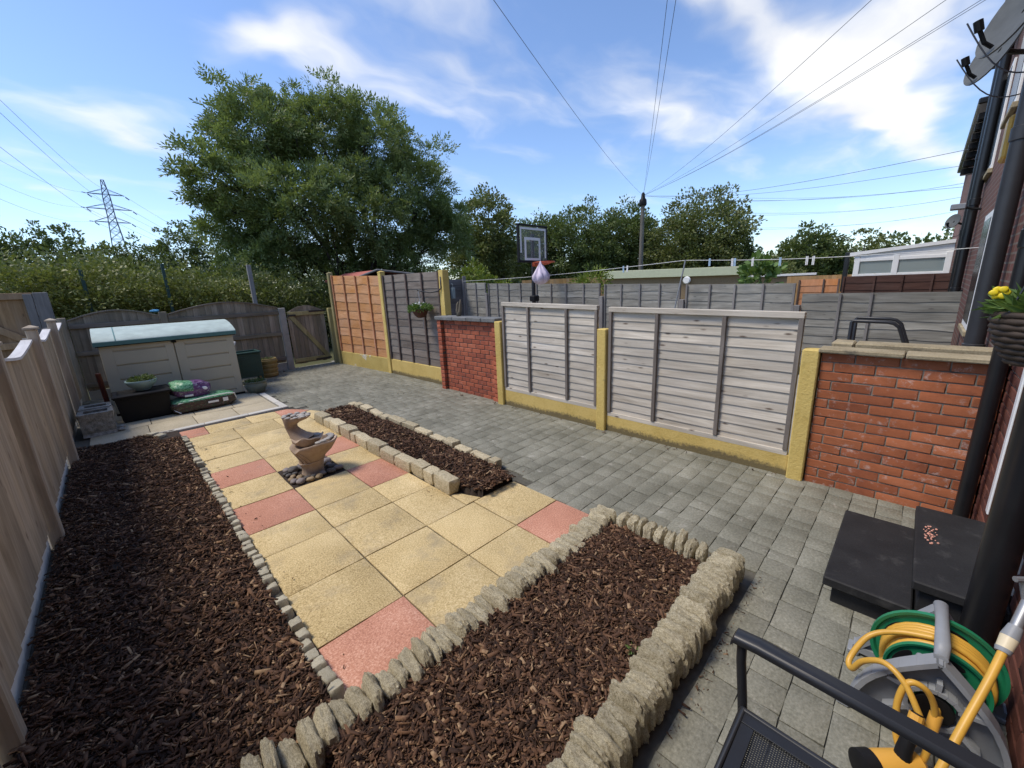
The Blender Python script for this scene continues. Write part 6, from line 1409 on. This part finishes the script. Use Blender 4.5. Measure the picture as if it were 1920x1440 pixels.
# a darker belt behind closes the gaps low down
belt = []
for k in range(26):
    a = math.radians(72-72*k/25); D = 46+4*math.sin(k*1.7); belt.append((D*math.cos(a), D*math.sin(a), 1.3, 3.4, 3.4, 2.4+0.5*math.sin(k*2.3)))
V, Q = leaf_cloud(belt, 1500, 36, 0.32, 77, 0, width=0.6, clump_r=0.2)
me = fast_mesh('far_wood', V, Q, MT['leaf_dark']); o = bpy.data.objects.new('far_wood', me); C.objects.link(o); tag(o, 'dark far-off belt of woodland closing the view behind the gardens', 'woodland', kind='stuff')
# woodland to the left under the pylon
wl_ = [(-4.2, 31.9, 4.5, 1.5, 1.7), (-2.56, 31.9, 3.7, 1.2, 1.4), (-1.13, 32.4, 4.3, 1.1, 1.3), (0.64, 31.99, 3.6, 1.4, 1.2), (2.41, 31.91, 3.7, 1.3, 1.2), (3.91, 31.76, 4.4, 1.1, 1.7), (5.6, 31.55, 3.83, 1.5, 1.8), (7.6, 31.0, 3.9, 1.6, 1.8)]
wlab = ['dark tree at the edge of the wood left of the pylon', 'dark tree second from the edge of the wood left of the pylon', 'dark tree just left of the pylon foot', 'dark tree hiding the foot of the pylon', 'dark tree just right of the pylon foot', 'ragged taller tree between the pylon and the ash', 'dark tree half hidden behind the ash crown', 'dark tree wholly behind the ash crown']
for k, l in enumerate(wl_):
    simple_tree(wlab[k], [l, (l[0]+0.5, l[1]-0.6, 2.4, 1.5, 1.5)], MT['leaf_dark'] if k % 3 else MT['leaf_olive'], 51+k, 260, 40, 0.14, group='trees under the pylon', trunk=0.1)
# bramble bank behind the back fence
bl_ = [(-2.6, 13.3, 1.6, 1.0, 0.9), (-1.5, 13.3, 1.7, 0.9, 0.85), (-0.66, 13.1, 1.5, 0.75, 0.8), (0.02, 13.0, 1.65, 0.75, 0.8), (0.78, 13.1, 1.4, 0.8, 0.8), (1.5, 13.0, 1.45, 0.75, 0.75), (2.15, 12.9, 1.35, 0.7, 0.7), (2.8, 13.4, 1.4, 0.8, 0.85), (3.7, 13.5, 1.3, 0.9, 0.85), (4.7, 13.6, 1.3, 0.9, 0.8)]
blab = ['bramble bush behind the brown braced gate panel', 'bramble bush over the corner of the closeboard fence', 'bramble bush above the corner post of the back fence', 'bramble bush above the corner back panel', 'bramble bush behind the green mesh-fence post', 'bramble bush above the wide bow-topped panel', 'bramble bush left of the grey post behind the gate panel', 'bramble bush around the grey post behind the gate panel', 'bramble bush above the garden gate', 'bramble bush behind the orange panel']
for k, l in enumerate(bl_):
    tree('bramble_bush', blab[k], (l[0], l[1]), L6([l, (l[0], l[1]+0.3, 0.7, l[3]*1.1, 0.8)]), 150, 28, 0.15, MT['leaf_bramble'] if k < 7 else MT['leaf_olive'], 81+k, 0.03, 3, 1, cat='bush', group='bramble bank behind the fence', width=0.6, clump_r=0.28, inner=0.55)
bl2 = [(-3.6, 17.5, 2.2, 1.5, 1.2), (-1.6, 17.6, 1.7, 1.3, 1.1), (0.2, 17.4, 1.9, 1.3, 1.1), (1.8, 17.6, 1.5, 1.3, 1.1), (3.2, 17.8, 1.6, 1.3, 1.0)]
blab2 = ['tall scrub bush behind the brambles at the far left', 'tall scrub bush behind the brambles over the closeboard fence', 'tall scrub bush behind the brambles below the pylon', 'tall scrub bush behind the green mesh-fence post', 'tall scrub bush at the foot of the ash']
for k, l in enumerate(bl2):
    tree('scrub_bush', blab2[k], (l[0], l[1]), L6([l, (l[0], l[1], 1.0, l[3]*1.1, 1.0)]), 190, 34, 0.125, MT['leaf_olive'], 101+k, 0.05, 3, 0, cat='bush', group='scrub behind the brambles', width=0.6)
tree('bright_shrub', 'bright yellow-green shrub over the neighbour fence', (9.2, 10.9), L6([(9.2, 10.9, 1.75, 0.75, 0.5), (9.6, 10.6, 1.4, 0.6, 0.5)]), 60, 26, 0.13, MT['leaf_bright'], 121, 0.03, 2, 0, cat='shrub', width=0.5)
tree('pale_shrub', 'pale feathery shrub above the silvered fence left of the prop', (10.4, 7.0), L6([(10.35, 6.95, 1.55, 0.5, 0.42)]), 46, 22, 0.12, MT['leaf_bright'], 123, 0.02, 2, 0, cat='shrub', width=0.35)
tree('fig_bush', 'broad-leaved green bush showing above the silvered fence under the pegs', (11.8, 3.05), L6([(11.75, 3.0, 1.6, 0.42, 0.36)]), 22, 10, 0.2, MT['leaf_basket'], 125, 0.02, 2, 0, cat='shrub', width=0.75)

wd = thing('weed', 'tiny green weed against the tall front row of stones', 'weed', (1.30, 0.655, 0.08))
leaf_tuft((1.30, 0.655, 0.085), 0.02, 14, 0.03, 0.02, 'foliage', MT['leaf_basket'], wd, 9)
ls = MB(); ls.ell((1.93, 2.30, 0.035), (0.13, 0.05, 0.03), 14, 8, amp=0.6, seed=3)
single(ls, 'liner_scrap', MT['black_plastic'], 'crumpled black liner showing at the end of the narrow middle bed', 'plastic liner', (1.93, 2.30, 0.0))
# posts of the mesh fence on the bank
post('dark green steel post standing in the brambles', 1.07, 1.13, 12.32, 12.38, 2.42, MT['dark_green'], z0=-0.06)
post('second dark green steel post in the brambles further along', -0.25, -0.19, 12.42, 12.48, 2.3, MT['dark_green'], z0=-0.06)
post('weathered grey post leaning out of the brambles behind the gate panel', 2.61, 2.70, 11.65, 11.73, 2.36, MT['grey_batten'], z0=-0.06)

# ------------------------------------------------------------------ buildings beyond
rs_ = thing('garden_shed', 'low shed with a red corrugated roof behind the orange panel', 'shed', (6.3, 11.6, -0.06))
mb = MB(); mb.cbox(5.2, 7.5, 11.4, 13.2, -0.06, 1.95, 0.01); mb.build('wall', MT['dark_green'], rs_)
mb = MB()
for s_ in (0, 1):
    V = []; n_ = 24
    for i in range(n_+1):
        u = i/n_; zc = 0.018*(i % 2)
        for j, (yy, zz_) in enumerate(((11.25, 0), (13.4, 0))):
            x_ = 5.05+(5.75-5.05)*u if s_ == 0 else 5.75+(7.7-5.75)*u; zb_ = 1.98+0.22*u if s_ == 0 else 2.20-0.20*u
            V.append((x_, yy, zb_+zc))
    mb.add(V, [(2*i, 2*i+1, 2*i+3, 2*i+2) for i in range(n_)])
    mb.add([(v[0], v[1], v[2]-0.03) for v in V], [(2*i, 2*i+2, 2*i+3, 2*i+1) for i in range(n_)])
mb.build('roof', MT['red_roof'], rs_)
mb = MB(); mb.tube([(5.05, 11.24, 1.98), (5.75, 11.24, 2.21), (7.7, 11.24, 2.01)], 0.03, 6); mb.build('bargeboard', MT['grey_batten'], rs_)
gr = thing('garage', 'flat-roofed tan garage with a cream fascia over the silvered fence', 'garage', (19, 8, -0.06))
P, L, ang = frame((17.0, 10.6), (19.2, 5.5), -1)
mb = MB(); mb.cbox(0, L, -3.0, 0, -0.06, 1.72, 0.01, P); mb.build('wall', MT['pebbledash'], gr)
mb = MB(); mb.cbox(-0.2, L+0.15, -3.2, 0.15, 1.721, 2.07, 0.01, lambda u, w, z: P(u, w, z-0.07*u/L)); mb.build('roof_fascia', MT['cream_fascia'], gr)
mb = MB(); mb.lathe([(0, -0.03), (0.15, -0.03), (0.17, 0.05), (0.13, 0.09), (0, 0.09)], 0, 0, n=14); q0 = P(L*0.62, 0.1, 1.52); mb.v = [(q0[0]-p[2], q0[1]+p[0], q0[2]+p[1]) for p in mb.v]; mb.build('vent_cowl', MT['white_paint'], gr)
g2 = thing('garage', 'dark low garage roof with white edging beyond the cream fascia', 'garage', (21, 4.6, -0.06))
P, L, ang = frame((19.6, 6.0), (20.2, 3.2), -1)
mb = MB(); mb.cbox(0, L, -3, 0, -0.06, 1.52, 0.01, P); mb.build('wall', MT['pebbledash'], g2)
mb = MB(); mb.cbox(-0.1, L+0.1, -3.1, 0.1, 1.521, 1.60, 0.01, P); mb.build('roof', MT['black_plastic'], g2)
mb = MB(); mb.cbox(-0.1, L+0.1, 0.101, 0.13, 1.53, 1.615, 0.004, P); mb.build('roof_edge', MT['white_paint'], g2)
def far_fence(label, A, B, z1, m, n):
    t, P, L = vpanel(label, 'board_fence', 'fence', A, B, -1, -0.05, lambda q: z1, n, m, (), m)
far_fence('honey-coloured board fence behind the basketball stand', (14.6, 13.9), (17.3, 10.2), 1.83, MT['fresh_wood'], 30)
far_fence('honey-coloured board fence next to the conservatory', (19.4, 3.9), (19.9, 1.9), 1.50, MT['fresh_wood'], 16)
lap_panel('dark red-brown lap panel in front of the conservatory', (12.2, -0.40), (12.2, 1.35), 1, 0.1, 1.50, 9, MT['dark_red_wood'], MT['dark_red_wood'], [0.3, 0.75, 1.2], wavy=0.01, cap=False)
lap_panel('pinkish weathered lap panel at the end of the red-brown one', (12.2, 1.40), (12.2, 2.2), 1, 0.1, 1.46, 9, MT['orange_batten'], MT['purple_batten'], [0.3], wavy=0.01, cap=False)
cv = thing('conservatory', 'white framed lean-to conservatory against the far houses', 'conservatory', (17.5, 0.6, -0.06))
ya, yb = WY+0.002, 1.62
zt = lambda y_: 2.30-(y_-WY)*0.085
fx = 16.42
mb = MB(); mb.cbox(fx, fx+3.5, ya, yb, -0.06, 1.0, 0.01); mb.build('dwarf_wall', MT['brickwork'], cv)
def cbar(mb, y0, y1, z0, z1, x0=fx-0.03, x1=fx+0.06): mb.cbox(x0, x1, y0, y1, z0, z1, 0.006)
mb = MB(); cbar(mb, ya, yb, 1.001, 1.12); cbar(mb, ya, yb, 1.42, 1.52); cbar(mb, ya, yb, 1.88, 1.97)
for y_ in (ya, 0.62, yb-0.14): cbar(mb, y_, y_+0.13, 1.0, 2.03, fx-0.034, fx+0.064)
mb.build('frame', MT['white_paint'], cv)
mb = MB(); mb.prism([(ya, 1.971), (yb, 1.971), (yb, zt(yb)-0.06), (ya, zt(ya)-0.06)], lambda u, v, w: (w, u, v), fx-0.02, fx+0.05); mb.build('gable_infill', MT['white_paint'], cv)
mb = MB(); mb.prism([(ya, zt(ya)-0.055), (yb+0.12, zt(yb+0.12)-0.055), (yb+0.12, zt(yb+0.12)+0.04), (ya, zt(ya)+0.04)], lambda u, v, w: (w, u, v), fx-0.08, fx+3.6); mb.build('roof', MT['white_paint'], cv)
for (y0, y1) in ((ya+0.13, 0.62), (0.75, yb-0.14)):
    for (z0, z1) in ((1.12, 1.42), (1.52, 1.88)):
        mb = MB(); mb.cbox(fx+0.005, fx+0.015, y0, y1, z0, z1, 0.001); mb.build('pane', MT['glass_dark'], cv)
mb = MB(); mb.cbox(fx+3.3, fx+3.4, ya, yb, 1.0, 2.0, 0.01)
mb.build('end_frame', MT['white_paint'], cv)
mb = MB(); mb.cbox(fx-0.02, fx+0.10, yb+0.12, yb+0.24, 1.0, 2.18, 0.02); mb.build('downpipe', MT['black_pipe'], cv)

# ------------------------------------------------------------------ telegraph pole, wires, pylon
tp_ = thing('telegraph_pole', 'tall tarred telegraph pole fanning wires to the houses', 'telegraph pole', (23.0, 12.1, -0.06))
mb = MB(); mb.tube([(23.0, 12.1, -0.06), (23.0, 12.1, 6.2)], [0.145, 0.105], 12); mb.build('pole', MT['timber_pole'], tp_, smooth=50)
mb = MB(); mb.lathe([(0.0, 5.75), (0.19, 5.75), (0.22, 5.85), (0.2, 6.05), (0.12, 6.15), (0.1, 6.35), (0.06, 6.45), (0, 6.46)], 23.0, 12.1, n=14); mb.build('terminal_cap', MT['black_plastic'], tp_, smooth=40)
top = Vector((23.0, 12.1, 6.28))
wlabs = ['overhead wire running from the telegraph pole highest over the garden', 'overhead wire of the close pair rising steeply from the telegraph pole', 'second overhead wire of the close pair rising from the telegraph pole', 'overhead wire slanting from the telegraph pole towards the upper right sky', 'overhead wire nearest the house of those slanting from the pole', 'overhead wire ending above the satellite dishes', 'overhead wire reaching the far end of the terrace']
wends = [(5.32, 5.42, 6.0), (7.41, 3.6, 6.0), (7.52, 3.51, 6.0), (10.01, 1.34, 6.0), (11.0, 0.48, 6.0), (11.48, 0.07, 6.0), (11.7, 0.02, 6.06)]
for lab, e in zip(wlabs, wends):
    e = Vector(e); d = e-top; e2 = top+d*(1.0+1.2/d.length*1.0); mb = MB()
    mb.tube([top.lerp(e2, k/24)-Vector((0, 0, 0.25*math.sin(math.pi*k/24))) for k in range(25)], 0.005, 5)
    single(mb, 'overhead_wire', MT['wire'], lab, 'wire', tuple(top))
for k, (e, lab) in enumerate((((14.0, WY, 4.1), 'overhead wire dropping to the alarm-box house'), ((19.0, WY, 4.55), 'overhead wire dropping to the middle of the terrace'), ((20.3, WY, 4.1), 'overhead wire dropping to the end of the terrace'))):
    e = Vector(e); mb = MB(); mb.tube([top.lerp(e, j/16)-Vector((0, 0, 0.35*math.sin(math.pi*j/16))) for j in range(17)], 0.006, 5); single(mb, 'overhead_wire', MT['wire'], lab, 'wire', tuple(top))
# high-voltage line far behind the houses, sagging across the sky
for k in range(6):
    za = 10.5+2.6*(k//2); a = Vector((80, 34-3*(k % 2), za)); b = Vector((150, -20, za+7)); mb = MB()
    mb.tube([a.lerp(b, j/14)-Vector((0, 0, 3.0*math.sin(math.pi*j/14))) for j in range(15)], 0.02, 4)
    single(mb, 'power_cable', MT['wire'], ['lowest', 'second lowest', 'third', 'fourth', 'second highest', 'highest'][k]+' distant power cable sagging above the conservatory', 'power cable', tuple(a))
py_t = thing('pylon', 'distant lattice electricity pylon with three pairs of arms', 'pylon', (8.0, 200, -0.06))
cx, cy = 7.6, 200.0; HT = 41.5
hwid = lambda z: 3.6-(3.6-0.95)*min(1, z/30.0)**0.9 if z < 30 else 0.95-0.6*max(0, (z-36)/5.5)
mb = MB(); levels = [0, 5, 9.5, 13.5, 17, 20, 22.7, 25.2, 27.6, 29.8, 31.8, 33.6, 35.4, 37.2, 39, 41.5]
cs = [(-1, -1), (1, -1), (1, 1), (-1, 1)]
pts = lambda z: [Vector((cx+a*hwid(z), cy+b*hwid(z), z)) for a, b in cs]
for i in range(len(levels)-1):
    A_, B_ = pts(levels[i]), pts(levels[i+1])
    for k in range(4):
        mb.tube([A_[k], B_[k]], 0.16, 4); mb.tube([A_[k], B_[(k+1) % 4]], 0.075, 4); mb.tube([A_[(k+1) % 4], B_[k]], 0.075, 4)
        mb.tube([B_[k], B_[(k+1) % 4]], 0.07, 4)
mb.build('lattice_tower', MT['steel_far'], py_t)
for z_, w_ in ((37.0, 4.6), (32.4, 5.7), (28.2, 4.6)):
    mb = MB()
    for s_ in (-1, 1):
        tip = Vector((cx+s_*w_, cy, z_)); hw = hwid(z_)
        for b in (-1, 1):
            mb.tube([Vector((cx+s_*hw, cy+b*hw, z_)), tip], 0.11, 4); mb.tube([Vector((cx+s_*hw, cy+b*hw, z_+1.5)), tip], 0.08, 4)
    mb.tube([Vector((cx-hw, cy, z_)), Vector((cx+hw, cy, z_))], 0.1, 4)
    arm = mb.build('cross_arm', MT['steel_far'], py_t)
    mb = MB()
    for s_ in (-1, 1):
        tip = Vector((cx+s_*w_, cy, z_)); mb.tube([tip+Vector((0.2, 0.3, -0.3)), tip+Vector((1.1, 0.5, -1.1))], 0.16, 5)
        mb.tube([tip+Vector((-0.2, -0.3, -0.1)), tip+Vector((-1.0, -2.5, -0.3))], 0.14, 5)
    mb.build('insulator', MT['steel_far'], arm)
wi = 0
for z_, w_ in ((37.0, 4.6), (32.4, 5.7), (28.2, 4.6)):
    for s_ in (-1, 1):
        tip = Vector((cx+s_*w_, cy, z_)); e = Vector((-9.5+s_*w_*0.9, 60, z_-14.0+(37-z_)*0.35)); mb = MB()
        mb.tube([tip.lerp(e, j/18)-Vector((0, 0, 3.2*math.sin(math.pi*j/18))) for j in range(19)], 0.02, 4)
        lv_ = {37.0: 'top', 32.4: 'middle', 28.2: 'bottom'}[z_]
        single(mb, 'power_cable', MT['wire'], lv_+(' left' if s_ < 0 else ' right')+' arm cable running from the pylon towards the near left', 'power cable', tuple(tip))
        e = Vector((70+s_*w_, 330, z_-3)); mb = MB(); mb.tube([tip.lerp(e, j/14)-Vector((0, 0, 5.5*math.sin(math.pi*j/14))) for j in range(15)], 0.035, 4)
        single(mb, 'power_cable', MT['wire'], lv_+(' left' if s_ < 0 else ' right')+' arm cable sinking behind the ash tree', 'power cable', tuple(tip))
